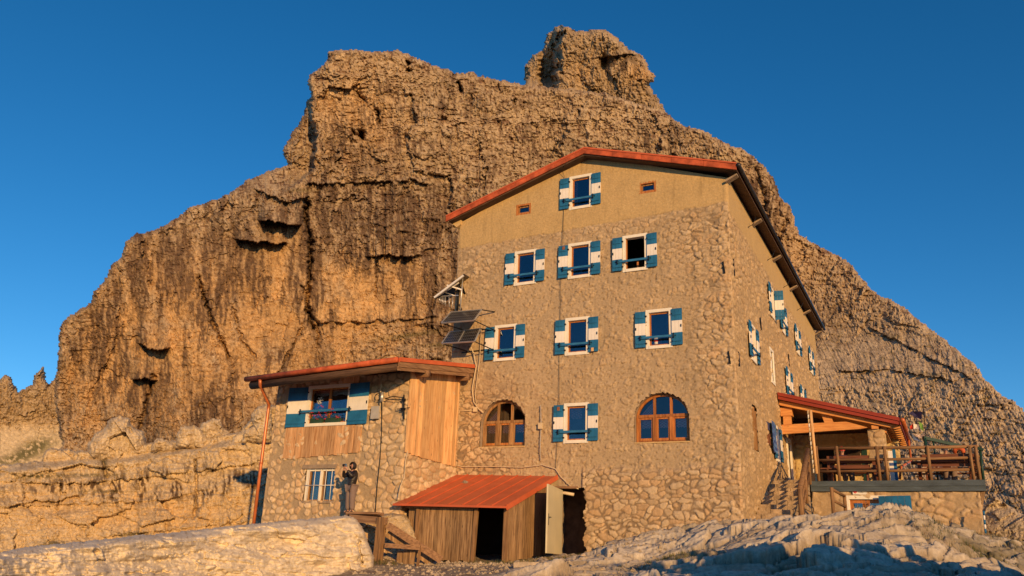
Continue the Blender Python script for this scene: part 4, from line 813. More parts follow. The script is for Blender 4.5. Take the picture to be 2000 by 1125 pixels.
x = p0-.42
while x < p0-.02:
    b.box(x+.002, x+.14, SY+.1, SY+.14, -1.5, zr(SY), 'oldwood'); x += .142
part('board_wall', b, shed)
b = MB(); x1s = brx-.12; y = SY+.02
while y < -.42:
    wd = min(r3.uniform(.09, .17), -.4-y); b.box(x1s-.02, x1s+.02+r3.uniform(0, .012), y+.002, y+wd-.003, -1.62+(y-SY)*.1+r3.uniform(-.03, .04), zr(y)-.03, 'oldwood'); y += wd
part('board_wall', b, shed)
b = MB(); b.beam((p0-.45, SY-.03, zr(SY)-.05), (p1+.1, SY-.03, zr(SY)-.05), .10, .09, 'oldwoodx')
part('lintel', b, shed)
for x_, tp in ((p0+.0, 0), (p1+.02, .03), (x1s-.03, 0)):
    b = MB(); b.beam((x_+tp, SY-.02, -1.68), (x_+tp*3, SY-.02, zr(SY)-.06), .11, .09, 'logz', up=(0, 1, 0)); part('post', b, shed)
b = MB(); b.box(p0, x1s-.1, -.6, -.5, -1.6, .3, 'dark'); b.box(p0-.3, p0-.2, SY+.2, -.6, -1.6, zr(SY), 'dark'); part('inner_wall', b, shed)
b = MB(); b.beam((p1+.45, SY+1.9, -1.6), (p1+.75, SY+1.8, -.2), .06, .05, 'dark'); o = part('loose_plank', b, None, base=(p1+.45, SY+1.9, -1.6)); tag(o, 'narrow plank leaning in the dark inside the shed', 'plank')
b = MB(); bx = Y(907, 953, -1.2)
# ------------------------------------------------------------------ deck, stairs, porch
ter = thing('raised_terrace', 'raised stone terrace with a blue-grey edge beam and log railing, right of the hut', 'terrace', (3.7, 6, .1))
DY = 5.5; dl, dr = Y(1583, 940, DY), Y(1922, 937, DY); zt = (dl[2]+dr[2])/2+.0; zb = zt-.33
td = [Y(1650, 968, DY+.12), Y(1715, 1016, DY+.12)]
wallgrid('front_wall', (0, DY+.12, 0), (1, 0, 0), (0, -1, 0), 1.2, 6.22, -1.2, zb+.1, .03, .03, style_deck, [rect(td[0][0]+.12, td[1][0]+.2, -1, td[0][2]-.12)], None, ter)
wallgrid('side_wall', (6.22, DY+.12, 0), (0, 1, 0), (1, 0, 0), 0, 6, -1.2, zb+.1, .04, .04, style_deck, [], None, ter)
wallgrid('stair_wall', (1.2, DY+.12, 0), (0, 1, 0), (-1, 0, 0), 0, 2, -1.2, zb+.1, .04, .04, style_deck, [], None, ter)
b = MB(); b.box(1.1, 6.4, DY+.06, 12.3, zt-.12, zt, 'concrete'); b.box(-.0, 1.1, 5.4, 12.3, zt-.15, zt-.01, 'concrete'); part('floor', b, ter)
b = MB(); b.beam((dl[0], DY, dl[2]-.09), (dr[0], DY, dr[2]-.09), .06, .18, 'bluegrey'); b.beam((dl[0], DY+.02, dl[2]-.26), (dr[0]-.02, DY+.02, dr[2]-.26), .05, .15, 'bluegrey'); b.beam((dr[0]-.0, DY+.04, dr[2]-.17), (dr[0]-.0, 11.5, dr[2]-.17), .06, .33, 'bluegrey'); part('edge_beam', b, ter)
b = MB(); b.prism([(6.23, zb), (dr[0], zb), (6.23, zb-.55)], DY+.14, DY+.2, 'y', 'oldwood'); part('bracket', b, ter)
# railing
RY = DY+.08; rl = [Y(1592, 876, RY), Y(1912, 871, RY)]
for k, (py0, py1) in enumerate(((876, 872), (899, 894), (921, 917))):
    a, c = Y(1592, py0, RY), Y(1906 if k == 0 else 1896, py1, RY); b = MB(); b.tube([tuple(a), tuple((a+c)/2+np.array([0, 0, -.01])), tuple(c)], .052 if k == 0 else .045, 8, 'logwood'); part('rail', b, ter)
for px in (1594, 1634, 1712, 1727, 1811, 1893, 1905):
    a = Y(px, 873, RY-.03); b = MB(); b.tube([(a[0]+.01, RY-.05, zt-.01), (a[0]+.0, RY-.05, a[2]+.02)], .05, 8, 'logz'); part('post', b, ter)
b = MB(); e = Y(1903, 871, RY)
for h in (0, -.33, -.66): b.tube([(e[0]+.06, RY, e[2]+h), (e[0]+.1, 11.3, e[2]+h)], .045, 8, 'logwood')
part('side_rail', b, ter)
# lower door and blue leaf
b = MB(); x0, z1 = td[0][0], td[0][2]; x1 = td[1][0]+.33
yy = DY+.12; b.box(x0, x0+.12, yy-.05, yy, -.8, z1, 'white'); b.box(x0+.12, x1, yy-.05, yy, z1-.12, z1, 'white'); b.box(x1-.12, x1, yy-.05, yy, -.8, z1-.12, 'white'); b.box(x0+.12, x0+.14, yy, yy+.14, -.8, z1-.12, 'white')
dd_ = part('door_frame', b, ter)
for (a_, c_, hx) in ((x0+.14, (x0+x1)/2-.02, 1), ((x0+x1)/2+.0, x1-.12, 0)):
    b = MB(); w_ = .1; b.box(a_, a_+w_, yy+.06, yy+.1, -.8, z1-.12, 'sash'); b.box(c_-w_, c_, yy+.06, yy+.1, -.8, z1-.12, 'sash'); b.box(a_+w_, c_-w_, yy+.06, yy+.1, z1-.24, z1-.12, 'sash'); b.box(a_+w_, c_-w_, yy+.06, yy+.1, -.8, .12, 'sash'); lf = part('door_leaf', b, ter)
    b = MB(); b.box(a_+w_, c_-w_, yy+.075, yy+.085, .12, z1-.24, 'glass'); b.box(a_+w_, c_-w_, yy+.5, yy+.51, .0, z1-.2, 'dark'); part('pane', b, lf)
    hxx = c_-.05 if hx else a_+.05; b = MB(); b.tube([(hxx, yy+.06, .45), (hxx, yy+.0, .46), (hxx, yy+.0, .62), (hxx, yy+.06, .63)], .014, 6, 'black'); part('handle', b, lf)
b = MB(); bd = [Y(1716, 969, DY-.1), Y(1779, 968, DY-.25)]
for i in range(5):
    a = bd[0]+(bd[1]-bd[0])*i/5; c = bd[0]+(bd[1]-bd[0])*((i+1)/5-.01); b.beam((a[0], a[1], a[2]-.55), (c[0], c[1], c[2]-.55), .04, 1.1, 'blue')
part('door_leaf', b, ter)['label'] = 'wide faded blue boarded door leaf standing open'
# sign above the door
sa, sb_ = Y(1665, 956, yy-.03), Y(1694, 966, yy-.03)
b = MB(); b.box(sa[0], sb_[0], yy-.06, yy-.03, sb_[2], sa[2], 'shwhite'); sg = part('sign', b, None); bx0 = (sa[0], yy-.05, sb_[2])
tag(sg, 'small white arrow sign reading TOILETTE above the lower terrace door', 'sign')
b = MB(); zc = (sa[2]+sb_[2])/2; b.prism([(sa[0]+.01, zc), (sa[0]+.09, zc+.06), (sa[0]+.09, zc+.02), (sa[0]+.14, zc+.02), (sa[0]+.14, zc-.02), (sa[0]+.09, zc-.02), (sa[0]+.09, zc-.06)], yy-.066, yy-.06, 'y', 'redplastic'); part('arrow', b, sg)
tx = bpy.data.curves.new('lettering', 'FONT'); tx.body = 'TOILETTE'; tx.size = .095; tx.extrude = .002; tx.align_y = 'CENTER'; tx.materials.append(M['cable']); to = bpy.data.objects.new('lettering', tx); COL.objects.link(to); to.parent = sg; to.location = (sa[0]+.16, yy-.064, zc); to.rotation_euler = (R(90), 0, 0); to.scale = (.72, 1, 1); bpy.context.view_layer.update(); lm_ = bpy.data.meshes.new_from_object(to); bpy.data.objects.remove(to); to = bpy.data.objects.new('lettering', lm_); COL.objects.link(to); to.parent = sg; to.location = Vector((sa[0]+.16, yy-.064, zc)); to.rotation_euler = (R(90), 0, 0); to.scale = (.72, 1, 1)
# stairs: rough stone steps up to the terrace beside the hut
st = MB(); r4 = random.Random(4); n = 10; y0s, y1s, z0s = .95, 5.4, -.32
for i in range(n):
    ya = y0s+(y1s-y0s)*i/n; zz = z0s+(zt-z0s)*(i+1)/n; x = WX+.02; xe = 1.18
    while x < xe-.02:
        wd = min(r4.uniform(.18, .45), xe-x); dz = r4.uniform(-.02, .02); st.box(x, x+wd-.012, ya-r4.uniform(0, .05), y1s+.1-(n-i)*.003, zz-.19, zz+dz, 'ststone'); x += wd
M['ststone'] = mat('rough_step_stone', (.42, .31, .20), .9, var=.3, vscale=5, bump=.9, bscale=14, bdist=.05)
stp = part('stone_stairs', st, None, base=(.6, .95, -.3)); tag(stp, 'rough stone steps climbing along the hut wall to the terrace', 'stairs')
# log handrail of the stairs
hr = thing('stair_handrail', 'log handrail with a tall post at the foot of the stone stairs', 'handrail', (1.2, 1.3, -.3))
b = MB(); p0_ = Y(1566, 1018, 1.3); p1_ = Y(1563, 955, 1.3); b.tube([tuple(p0_), tuple(p1_)], [.085, .07], 10, 'logz'); part('post', b, hr)
b = MB(); p2_ = Y(1578, 878, 5.2); b.tube([tuple(p1_+np.array([-.02, 0, -.05])), tuple((p1_+p2_)/2), tuple(p2_)], [.075, .08, .07], 10, 'logwood'); part('rail', b, hr)
for f_ in (.5, .95):
    p = p1_*(1-f_)+p2_*f_; b = MB(); b.tube([(p[0], p[1], p[2]-1.1), tuple(p)], .055, 8, 'logz'); part('post', b, hr)
for d_ in (.38, .72):
    b = MB(); b.tube([tuple(p1_-np.array([0, 0, d_])), tuple(p2_-np.array([0, 0, d_]))], .04, 8, 'logwood'); part('rail', b, hr)
# short guard rail in front of the lower door
gr = thing('guard_rail', 'short wooden guard rail in front of the lower terrace door', 'railing', (2.2, 3.5, -.1)); 
pa, pb = Y(1624, 952, 3.0), Y(1649, 966, 4.4)
for p in (pa, pb): b = MB(); b.tube([(p[0], p[1], -.35), tuple(p)], .055, 8, 'logz'); part('post', b, gr)
for d_ in (.05, .38, .70): b = MB(); b.tube([tuple(pa-np.array([0, 0, d_])), tuple(pb-np.array([0, 0, d_]))], .045, 8, 'logwood'); part('rail', b, gr)
# porch
por = thing('porch', 'larch timber porch with dark red sheet roof on the terrace beside the hut', 'porch', (2, 8, float(zt)))
PY_ = 7.0; ra, rb = Y(1520, 766, PY_), Y(1756, 815, PY_); sl_ = (rb[2]-ra[2])/(rb[0]-ra[0]); ra = np.array([.07, PY_, rb[2]+sl_*(.07-rb[0])]); yb_ = 12.6
def pz(x, d=0): return rb[2]+sl_*(x-rb[0])-d
b = MB(); b.prism([(ra[0], pz(ra[0])), (rb[0], pz(rb[0])), (rb[0], pz(rb[0], .05)), (ra[0], pz(ra[0], .05))], PY_, yb_, 'y', 'darkred'); prf = part('roof', b, por)
b = MB(); b.prism([(ra[0], pz(ra[0], .05)), (rb[0]-.03, pz(rb[0]-.03, .05)), (rb[0]-.03, pz(rb[0]-.03, .26)), (ra[0], pz(ra[0], .26))], PY_+.02, PY_+.06, 'y', 'darkred'); b.prism([(ra[0], pz(ra[0], .055)), (rb[0], pz(rb[0], .055)), (rb[0], pz(rb[0], .13)), (ra[0], pz(ra[0], .13))], PY_-.02, PY_+.02, 'y', 'darkred')
part('verge_board', b, prf)
b = MB(); b.prism([(ra[0], pz(ra[0], .2)), (rb[0]-.1, pz(rb[0]-.1, .2)), (rb[0]-.1, pz(rb[0]-.1, .24)), (ra[0], pz(ra[0], .24))], PY_+.1, yb_, 'y', 'larchx'); part('ceiling_boards', b, prf)
b = MB(); b.prism([(ra[0], pz(ra[0], .27)), (rb[0]-.15, pz(rb[0]-.15, .27)), (rb[0]-.35, pz(rb[0]-.35, .40)), (ra[0], pz(ra[0], .45))], PY_+.22, PY_+.36, 'y', 'larchx'); part('rafter', b, por)
tb = Y(1530, 832, PY_+.4); tc_ = Y(1690, 829, PY_+.4); tb2 = Y(1530, 845, PY_+.4)
b = MB(); b.prism([(ra[0], tb[2]+.05), (2.35, tb[2]+.08), (3.05, tb[2]-.16), (2.8, tb[2]-.2), (ra[0], tb2[2]-.05)], PY_+.4, PY_+.56, 'y', 'larchx'); part('tie_beam', b, por)
b = MB(); b.box(ra[0]+.08, ra[0]+.36, PY_+.4, PY_+.58, tb[2]+.05, pz(.3, .5), 'larchx'); b.box(ra[0]+.0, ra[0]+.42, PY_+.36, PY_+.7, pz(.3, .78), pz(.3, .47), 'larchx'); part('post', b, por)
b = MB(); b.prism([(1.5, pz(1.5, .42)), (1.85, pz(1.85, .42)), (1.9, tb[2]+.07), (1.6, tb[2]+.07)], PY_+.4, PY_+.56, 'y', 'larchx'); part('strut', b, por)
pc = Y(1700, 838, PY_+.45); pd = Y(1727, 838, PY_+.45)
b = MB(); b.box(pc[0]+.05, pc[0]+.28, PY_+.3, PY_+1.2, pc[2]-.02, pz(pc[0]+.2, .42), 'larchx'); part('purlin', b, por)
b = MB(); b.beam((3.55, PY_+.5, pz(3.55, .5)), (3.55, yb_, pz(3.55, .5)), .18, .2, 'larchx'); part('purlin', b, por)
for i in range(11):
    y = PY_+.28+i*.52; b = MB(); b.prism([(3.2, pz(3.2, .26)), (rb[0]+.0, pz(rb[0], .25)), (rb[0]-.02, pz(rb[0], .34)), (rb[0]-.18, pz(rb[0]-.18, .40)), (3.2, pz(3.2, .42))], y, y+.13, 'y', 'larchx'); part('rafter', b, por)
b = MB(); b.tube([(rb[0]+.1, PY_-.02, rb[2]-.1), (rb[0]+.1, yb_, rb[2]-.1)], .08, 10, 'copper'); b.beam((rb[0]+.02, PY_, rb[2]-.16), (rb[0]+.02, yb_, rb[2]-.16), .04, .2, 'darkred'); part('gutter', b, prf)
g0 = Y(1788, 902, 8.6); b = MB(); b.tube([(rb[0]+.1, 11.5, rb[2]-.16), (rb[0]+.1, 11.5, rb[2]-1.0), tuple(Y(1760, 912, 9.0)), tuple(Y(1757, 936, 9.0))], .045, 8, 'copper'); part('downpipe', b, por)
wallgrid('stone_pillar', (0, PY_+.45, 0), (1, 0, 0), (0, -1, 0), pc[0]-.1, pc[0]+.46, zt-.02, pc[2]-.02, .03, .03, style_deck, [], None, por)
b = MB(); b.box(pc[0]-.1, pc[0]+.46, PY_+.46, PY_+.95, zt, pc[2]-.02, 'plaster'); part('pillar_core', b, por)
# back wall of the porch
bwy = 10.2
wallgrid('back_wall', (0, bwy, 0), (1, 0, 0), (0, -1, 0), WX, 3.9, zt-.02, 3.62, .04, .04, lambda u, z: (style_deck(u, z)[0], mix(style_deck(u, z)[1], (.62, .47, .20), np.full(u.shape, .6))), [rect(.78, 1.55, zt-.1, 3.1)], None, por)
b = MB(); b.box(WX, 3.9, bwy+.02, bwy+.2, 3.6, 4.3, 'soffit'); b.box(.66, .78, bwy-.05, bwy, zt, 3.22, 'plaster'); b.box(1.55, 1.67, bwy-.05, bwy, zt, 3.22, 'plaster'); b.box(.78, 1.55, bwy-.05, bwy, 3.1, 3.22, 'plaster'); b.box(.78, 1.55, bwy+.5, bwy+.55, zt, 3.1, 'dark')
b.box(1.8, 2.5, bwy-.08, bwy-.03, 2.0, 3.05, 'dark'); b.box(2.55, 2.75, bwy-.07, bwy-.03, 1.6, 3.0, 'green'); part('back_door_frame', b, por)
# ------------------------------------------------------------------ ground
CP = [(.05,.1,-.5),(-1.5,-.1,-.85),(-3,-.1,-1.15),(-4.6,-.1,-1.4),(-3.4,-1.2,-.98),(-2.2,-1.25,-.66),(-1,-1.2,-.42),(.1,-1.1,-.26),(-5.5,-.3,-1.36),(-6.1,-.6,-1.38),(-6,-3.3,-1.66),(-7.5,-3.4,-1.68),(-9.3,-3.3,-1.7),(-9.8,-3.5,-1.3),(-12,-3.5,-1.2),(-15,-3.5,-1.3),(-18,-2,-1.4),(-17,4,-1.4),(-22,2,-1.6),
 (-5,5,-1.0),(-5,15,-.2),(.6,.9,-.34),(1.3,1.2,-.24),(1.52,.4,-.17),(2.1,0,-.22),(2.87,-.5,-.26),(3.70,-1.0,-.10),(4.15,-1.0,-.16),(4.64,-1.0,-.34),(5.21,1,-.30),(5.6,5,-.45),(7.1,6,-.52),(9,5,-.6),(3.5,4.5,-.4),(2,3.5,-.35),(1,4,-.3),
 (6.28,-1,-1.38),(6.34,-5,-1.55),(-.82,-7,-1.72),(1.86,-9,-1.74),(4.01,-9.5,-1.66),(2.68,-5,-.98),(-.94,-2.5,-.86),(.83,-4,-1.0),(-4.07,-1.5,-1.40),(-5.26,-4,-1.66),(-7.19,-4.5,-1.82),(5.11,-6,-1.5),(4.3,-4.3,-.95),
 (-7,-8,-2.1),(-4,-8,-1.95),(-12,-8,-2.2),(-8,-13,-2.5),(0,-13,-2.3),(5,-13,-2.2),(8,-9,-1.7),(5,-20,-2.9),(5,-24.7,-3.1),(0,-20,-2.9),(-8,-20,-2.9),(10,-24,-2.9),(12,-2,-1.2),(14,6,-.8),(12,14,.5),(4,14,0),(20,20,2),(-10,25,0),(-25,-8,-2.2),(-25,-20,-2.8),(8,-32,-3.2),(-10,-32,-3.2),(14,-12,-1.4),(22,-5,-1.5)]
_cp = np.array(CP, float)
def _tps(r): return r*r*np.log(r+1e-6)
_A = np.zeros((len(_cp)+3,)*2); _rr = np.hypot(_cp[:, None, 0]-_cp[None, :, 0], _cp[:, None, 1]-_cp[None, :, 1]); _n = len(_cp)
_A[:_n, :_n] = _tps(_rr)+np.eye(_n)*.25; _A[:_n, _n] = 1; _A[:_n, _n+1:] = _cp[:, :2]; _A[_n, :_n] = 1; _A[_n+1:, :_n] = _cp[:, :2].T
_w = np.linalg.solve(_A, np.r_[_cp[:, 2], 0, 0, 0])
def smooth_h(x, y):
    x = np.asarray(x, float); y = np.asarray(y, float); sh_ = x.shape; x = x.ravel(); y = y.ravel(); o = np.full(x.shape, _w[_n])+_w[_n+1]*x+_w[_n+2]*y
    for i in range(_n): o += _w[i]*_tps(np.hypot(x-_cp[i, 0], y-_cp[i, 1]))
    far = sstep(26, 60, np.hypot(x-2, y+8)); return (np.clip(o, -3.4, 6)*(1-far)+far*-3.2).reshape(sh_)
def slabmask(x, y): return np.clip(sstep(-4.5, -2.5, x)*sstep(7.0, 5.6, x)*sstep(1.2, .2, y)+sstep(3.5, 5.5, x)*sstep(6, 3, y), 0, 1)
def rockh(x, y):
    m = slabmask(x, y); s = x*.80+y*.60; t = -x*.60+y*.80
    s2 = s+fbm(x/1.3, y/1.3, 2, 800)*.6; t2 = t+fbm(x/1.5, y/1.5, 3, 801)*.45
    r1 = ridged(s2/4.2, t2/.62, 3, 802)-.45; r2_ = ridged(s2/.9, t2/.22, 3, 803)-.45; f1, f2, c = cells(s2/.9, t2/.30, 804); pit = fbm(x/.10, y/.10, 3, 805)
    q1, e1, c1 = facets(s2/2.3+pit*.05, t2/.75+pit*.06, 831, tilt=1.6); q2, e2, c2 = facets(s2/.75+pit*.08, t2/.26+pit*.08, 832, tilt=1.3); q3, e3, c3 = facets(x/.13+pit*.4, y/.12+pit*.4, 833); h = -.05+q1*.24+q2*.10*(.4+c1)+q3*.012+r1*.10-np.clip(.08-e1, 0, .08)*1.6-np.clip(.1-e2, 0, .1)*.5+pit*.008+fbm(x/.9, y/.9, 3, 806)*.07
    calm = 1-.8*np.exp(-((x-.6)/1.1)**2-((y-1.2)/1.0)**2)
    k = G(x, y, 4.9, -1.6, 1.5, 2.4, 20)            # folded limestone block right of the crest
    fold = (ridged((x*.8+y*.6)/2.4, (x*.6-y*.8)/.75, 3, 810)-.4)*.75
    g = fbm(x/.5, y/.5, 3, 811)*.05+fbm(x/.09, y/.09, 3, 812)*.022
    return m*calm*h*(1-.6*k)+k*fold+(1-m)*g, m, k, (c1-.5)*1.1+(c2-.5)*.5+r1*.5-np.clip(.10-e1, 0, .10)*16-np.clip(.10-e2, 0, .1)*7+fbm(x/.5, y/.3, 3, 834)*.8, pit
az0 = math.atan2(_fw[1], _fw[0])
a_in = np.r_[np.linspace(az0+R(36), az0-R(34), 1080), np.linspace(az0-R(34), az0-R(75), 260)[1:]]; a_out = np.linspace(az0-R(75), az0+R(36)-2*math.pi, 100)[1:]
az = np.r_[a_in, a_out]; rr_ = np.r_[np.linspace(.3, 7, 24), np.geomspace(7.1, 34, 900), np.geomspace(34.5, 130, 60)]
AZ, RR = np.meshgrid(az, rr_); gx = CAM[0]+np.cos(AZ)*RR; gy = CAM[1]+np.sin(AZ)*RR
gz = smooth_h(gx, gy); dz_, m_, k_, rd, pit = rockh(gx, gy); gz = gz+dz_*(1-sstep(40, 60, RR))
# unseen rocky rise added right of the viewpoint, shaped to shade the hollow
cz = np.interp(gy, [-20, -17.5, -15, -12.5, -11, -8, -5, -3], [-3, .5, 1.0, .5, -.35, -.8, -1.2, -2.5])+fbm(gy/.8, gx/.8, 4, 830)*1.9-((gx-9.8)/1.25)**2*1.6; gz = np.maximum(gz, cz)
inb = ((gx > -9.7) & (gx < -.15) & (gy > .15) & (gy < 20))|((gx > -14.8) & (gx < -9.8) & (gy > -2.9) & (gy < 4)); gz = np.where(inb, np.minimum(gz, -1.6), gz)
LIM = np.array([.58, .51, .41]); LIM2 = np.array([.33, .265, .19]); GRS = np.array([.10, .085, .03]); GRV = np.array([.40, .33, .25]); SOIL = np.array([.20, .13, .08])
tone = np.clip(.55+rd*.5+pit*.4, 0, 1); rc_ = mix(LIM2, LIM, tone)
nn_ = fbm(gx/.7, gy/.7, 4, 820); gv = mix(GRV*(.8+.4*fbm(gx/.12, gy/.12, 3, 821))[..., None], SOIL, sstep(-.1, .3, nn_)*.6)
c_ = mix(gv, rc_, m_)
grm = np.clip(G(gx, gy, -3.0, -.9, 1.6, .45, 12)*1.2+G(gx, gy, -4.4, -2.2, .9, .5)*1.0+G(gx, gy, 5.9, -1.2, .9, 1.5)+G(gx, gy, 7.5, 2.5, 2.2, 2.5)*.9+.5*G(gx, gy, -8.6, -5, .5, .5)+k_*sstep(.1, -.25, dz_)*1.0+m_*sstep(-.10, -.2, dz_)*.6+G(gx, gy, -.6, -5.2, 1.1, .5, 20)*.8, 0, 1)*sstep(-.25, .15, fbm(gx/.35, gy/.35, 3, 822)+.1)
c_ = mix(c_, GRS, np.clip(grm, 0, 1)*.9)
V = np.stack([gx, gy, gz], -1).reshape(-1, 3)
me = gridmesh('ground', V, np.ones(gx.shape, bool), len(az), len(rr_), c_.reshape(-1, 3), 'ground'); go = bpy.data.objects.new('ground', me); COL.objects.link(go); go['kind'] = 'structure'
b = MB(); b.add([(-900, -900, -6), (900, -900, -6), (900, 900, -6), (-900, 900, -6)], [(0, 1, 2, 3)], M['ground']); pl = part('valley_floor', b); pl['kind'] = 'structure'
def groundz(x, y):
    a = np.array([[x]]), np.array([[y]]); return float(smooth_h(*a)[0, 0]+rockh(*a)[0][0, 0])
# grass tufts
gm = MB(); rg = random.Random(12); gcx = []
spots = [(-3.0, -.9, 1.6, .35, 420, 12), (-4.4, -2.2, .9, .4, 220, 0), (5.9, -1.2, .8, 1.2, 350, 0), (6.9, 2.2, 1.6, 1.8, 350, 0), (-8.6, -5.2, .4, .4, 60, 0), (-6.2, -3.6, .9, .12, 90, 0), (-.6, -5.2, 1.1, .4, 200, 20), (4.9, -1.8, 1.2, 1.6, 260, 0), (-4.6, -3.6, 1.2, .5, 140, 0)]
for cx, cy, sx, sy, n_, ro in spots:
    X_ = []; 
    for _ in range(n_):
        a, c = rg.gauss(0, .5)*sx, rg.gauss(0, .5)*sy; X_.append((cx+a*math.cos(R(ro))-c*math.sin(R(ro)), cy+a*math.sin(R(ro))+c*math.cos(R(ro))))
    A_ = np.array(X_); Z_ = smooth_h(A_[:, :1], A_[:, 1:]).ravel()+rockh(A_[:, :1], A_[:, 1:])[0].ravel()
    for (x, y), z in zip(X_, Z_):
        for _ in range(4):
            t = rg.uniform(0, 6.28); h = rg.uniform(.05, .14); l = rg.uniform(.02, .07); wd = .006; px, py = x+rg.gauss(0, .03), y+rg.gauss(0, .03)
            gm.add([(px-wd*math.sin(t), py+wd*math.cos(t), z-.02), (px+wd*math.sin(t), py-wd*math.cos(t), z-.02), (px+l*math.cos(t), py+l*math.sin(t), z+h)], [(0, 1, 2)], 'grass' if rg.random() < .55 else 'drygrass')
M['grass'] = mat('meadow_grass', (.075, .10, .025), .8, var=.3, vscale=3); M['drygrass'] = mat('dry_grass', (.26, .18, .07), .8, var=.3, vscale=3)
o = part('grass', gm); tag(o, kind='stuff')
# loose stones
def stone_mesh(seed, n=14, m=9):
    th, ph = np.meshgrid(np.linspace(0, 2*np.pi, n, endpoint=False), np.linspace(.02, np.pi-.02, m)); r = 1+.35*fbm(np.cos(th)*1.1+seed*3.7, np.cos(ph)*1.3+np.sin(th)*1.1, 3, seed)*2
    vs = np.stack([r*np.sin(ph)*np.cos(th)*1.25, r*np.sin(ph)*np.sin(th), r*np.cos(ph)*.6], -1).reshape(-1, 3)
    b = MB(); b.add(vs, [(j*n+i, j*n+(i+1) % n, (j+1)*n+(i+1) % n, (j+1)*n+i) for j in range(m-1) for i in range(n)]+[tuple(range(n))[::-1], tuple(range((m-1)*n, m*n))], 'lime'); return b.mesh('stone')
M['lime'] = mat('loose_limestone', (.44, .36, .27), .9, var=.3, vscale=3, bump=.8, bscale=12, bdist=.05)
SMs = [stone_mesh(s) for s in range(5)]
def stone(x, y, s, label, k, group=None, z=None, name='stone'):
    z = groundz(x, y) if z is None else z; o = bpy.data.objects.new(name, SMs[k % 5]); COL.objects.link(o); o.location = (x, y, z+s*.25); o.scale = (s, s, s); o.rotation_euler = (0, 0, k*1.7); return tag(o, label, 'stone', group)
for i, (px, py, y, s, l) in enumerate([(1085, 1083, -2.3, .16, 'low pale stone left of the doorway row of stones on the ground'), (1102, 1080, -2.2, .17, 'rounded pale stone in the middle of the short row before the doorway'), (1122, 1077, -2.1, .14, 'small pale stone at the right end of the row before the doorway'), (1060, 1106, -5.2, .22, 'pale pointed stone in front of the shed side wall'), (940, 1118, -6.0, .10, 'small lone stone on the gravel in front of the shed'), (1010, 1100, -4.2, .09, 'tiny stone on the gravel near the shed corner')]):
    p = Y(px, py, y); stone(p[0], p[1], s, l, i, 'loose stones before the hut')
b = MB(); pA, pB = Y(1005, 1112, -5.5), Y(1145, 1110, -5.0); pA[2] = groundz(pA[0], pA[1]); pB[2] = groundz(pB[0], pB[1])
b.beam((pA[0], pA[1], pA[2]+.06), (pB[0], pB[1], pB[2]+.05), .3, .14, 'lime'); o = part('stone_slab', b, None, base=tuple(pA)); tag(o, 'long flat stone slab lying on the gravel before the hut', 'slab')
rs = Y(908, 953, -1.0); f_ = (rs[1]-tr[1])/(br[1]-tr[1]); zz = tr[2]+(br[2]-tr[2])*f_
stone(rs[0], rs[1], .13, 'grey stone lying on the red shed roof', 3, z=zz-.01)
# gravel scatter as one mass
gb = MB(); rg = random.Random(31); XY = [(rg.uniform(-10, -1), rg.uniform(-7.5, -1.2)) for _ in range(1500)]; XY = [(x, y) for x, y in XY if not (-9.4 < x < -5.9 and y > -3.3)]+[(rg.uniform(-9.5, -5.5), rg.uniform(-4.4, -3.4)) for _ in range(500)]
A_ = np.array(XY); Z_ = smooth_h(A_[:, :1], A_[:, 1:]).ravel()+rockh(A_[:, :1], A_[:, 1:])[0].ravel()
for (x, y), z in zip(XY, Z_):
    s = abs(rg.gauss(0, .022))+.012; q = [Vector((rg.gauss(0, 1), rg.gauss(0, 1), rg.gauss(0, .6))).normalized()*s for _ in range(4)]
    vs = [(x+s, y, z), (x-s*.6, y+s, z), (x-s*.7, y-s, z), (x+q[0].x*.4, y+q[0].y*.4, z+s*1.1), (x+s*.5, y+s*.6, z+s*.5), (x-s*.2, y-s*.9, z+s*.7)]
    gb.add(vs, [(0, 1, 3), (1, 2, 3), (2, 0, 3), (0, 4, 3), (4, 1, 3), (2, 5, 3), (5, 0, 3)], 'lime')
o = part('gravel', gb); tag(o, kind='stuff')
# ------------------------------------------------------------------ plank walkway the photographer stands on
wk = thing('plank_walkway', 'weathered timber landing with post and steep plank stair rail before the annex', 'walkway', (-9.5, -4.5, -2))
zP = float(Y(683, 1003, -3.9)[2]); wl = Y(681, 1004, -4.6); wr = Y(756, 1009, -5.0)
b = MB()
for i in range(4):
    y_ = -3.35-.38*i; b.box(Y(690, 1004, y_)[0], Y(750, 1004, y_)[0], y_-.36, y_, zP-.06, zP, 'oldwoodx')
part('landing', b, wk)
b = MB(); a_, c_2 = Y(684, 1012, -5.0), Y(755, 1018, -5.0); b.beam(tuple(a_), tuple(c_2), .12, .2, 'oldwoodx'); part('edge_beam', b, wk)
b = MB(); pt = Y(746, 1010, -5.05); b.beam((pt[0], -5.05, pt[2]), (pt[0]-.03, -5.05, -2.3), .2, .2, 'logz', up=(0, 1, 0)); part('post', b, wk)
b = MB(); a_, c_2 = Y(757, 1026, -5.0), Y(862, 1094, -4.2); b.beam(tuple(a_), tuple(c_2), .09, .20, 'oldwoodx'); part('stair_rail', b, wk)
b = MB(); a_, c_2 = Y(757, 1040, -4.8), Y(845, 1098, -4.0); b.beam(tuple(a_), tuple(c_2), .07, .26, 'oldwood'); part('stair_rail', b, wk)
b = MB(); a_, c_2 = Y(752, 1065, -5.05), Y(821, 1070, -4.7); b.beam(tuple(a_), tuple(c_2), .10, .12, 'oldwoodx'); part('cross_beam', b, wk)
b = MB(); a_ = Y(820, 1072, -4.7); b.beam(tuple(a_), (a_[0]-.05, -4.7, -2.0), .06, .06, 'logz', up=(0, 1, 0)); part('post', b, wk)
b = MB()
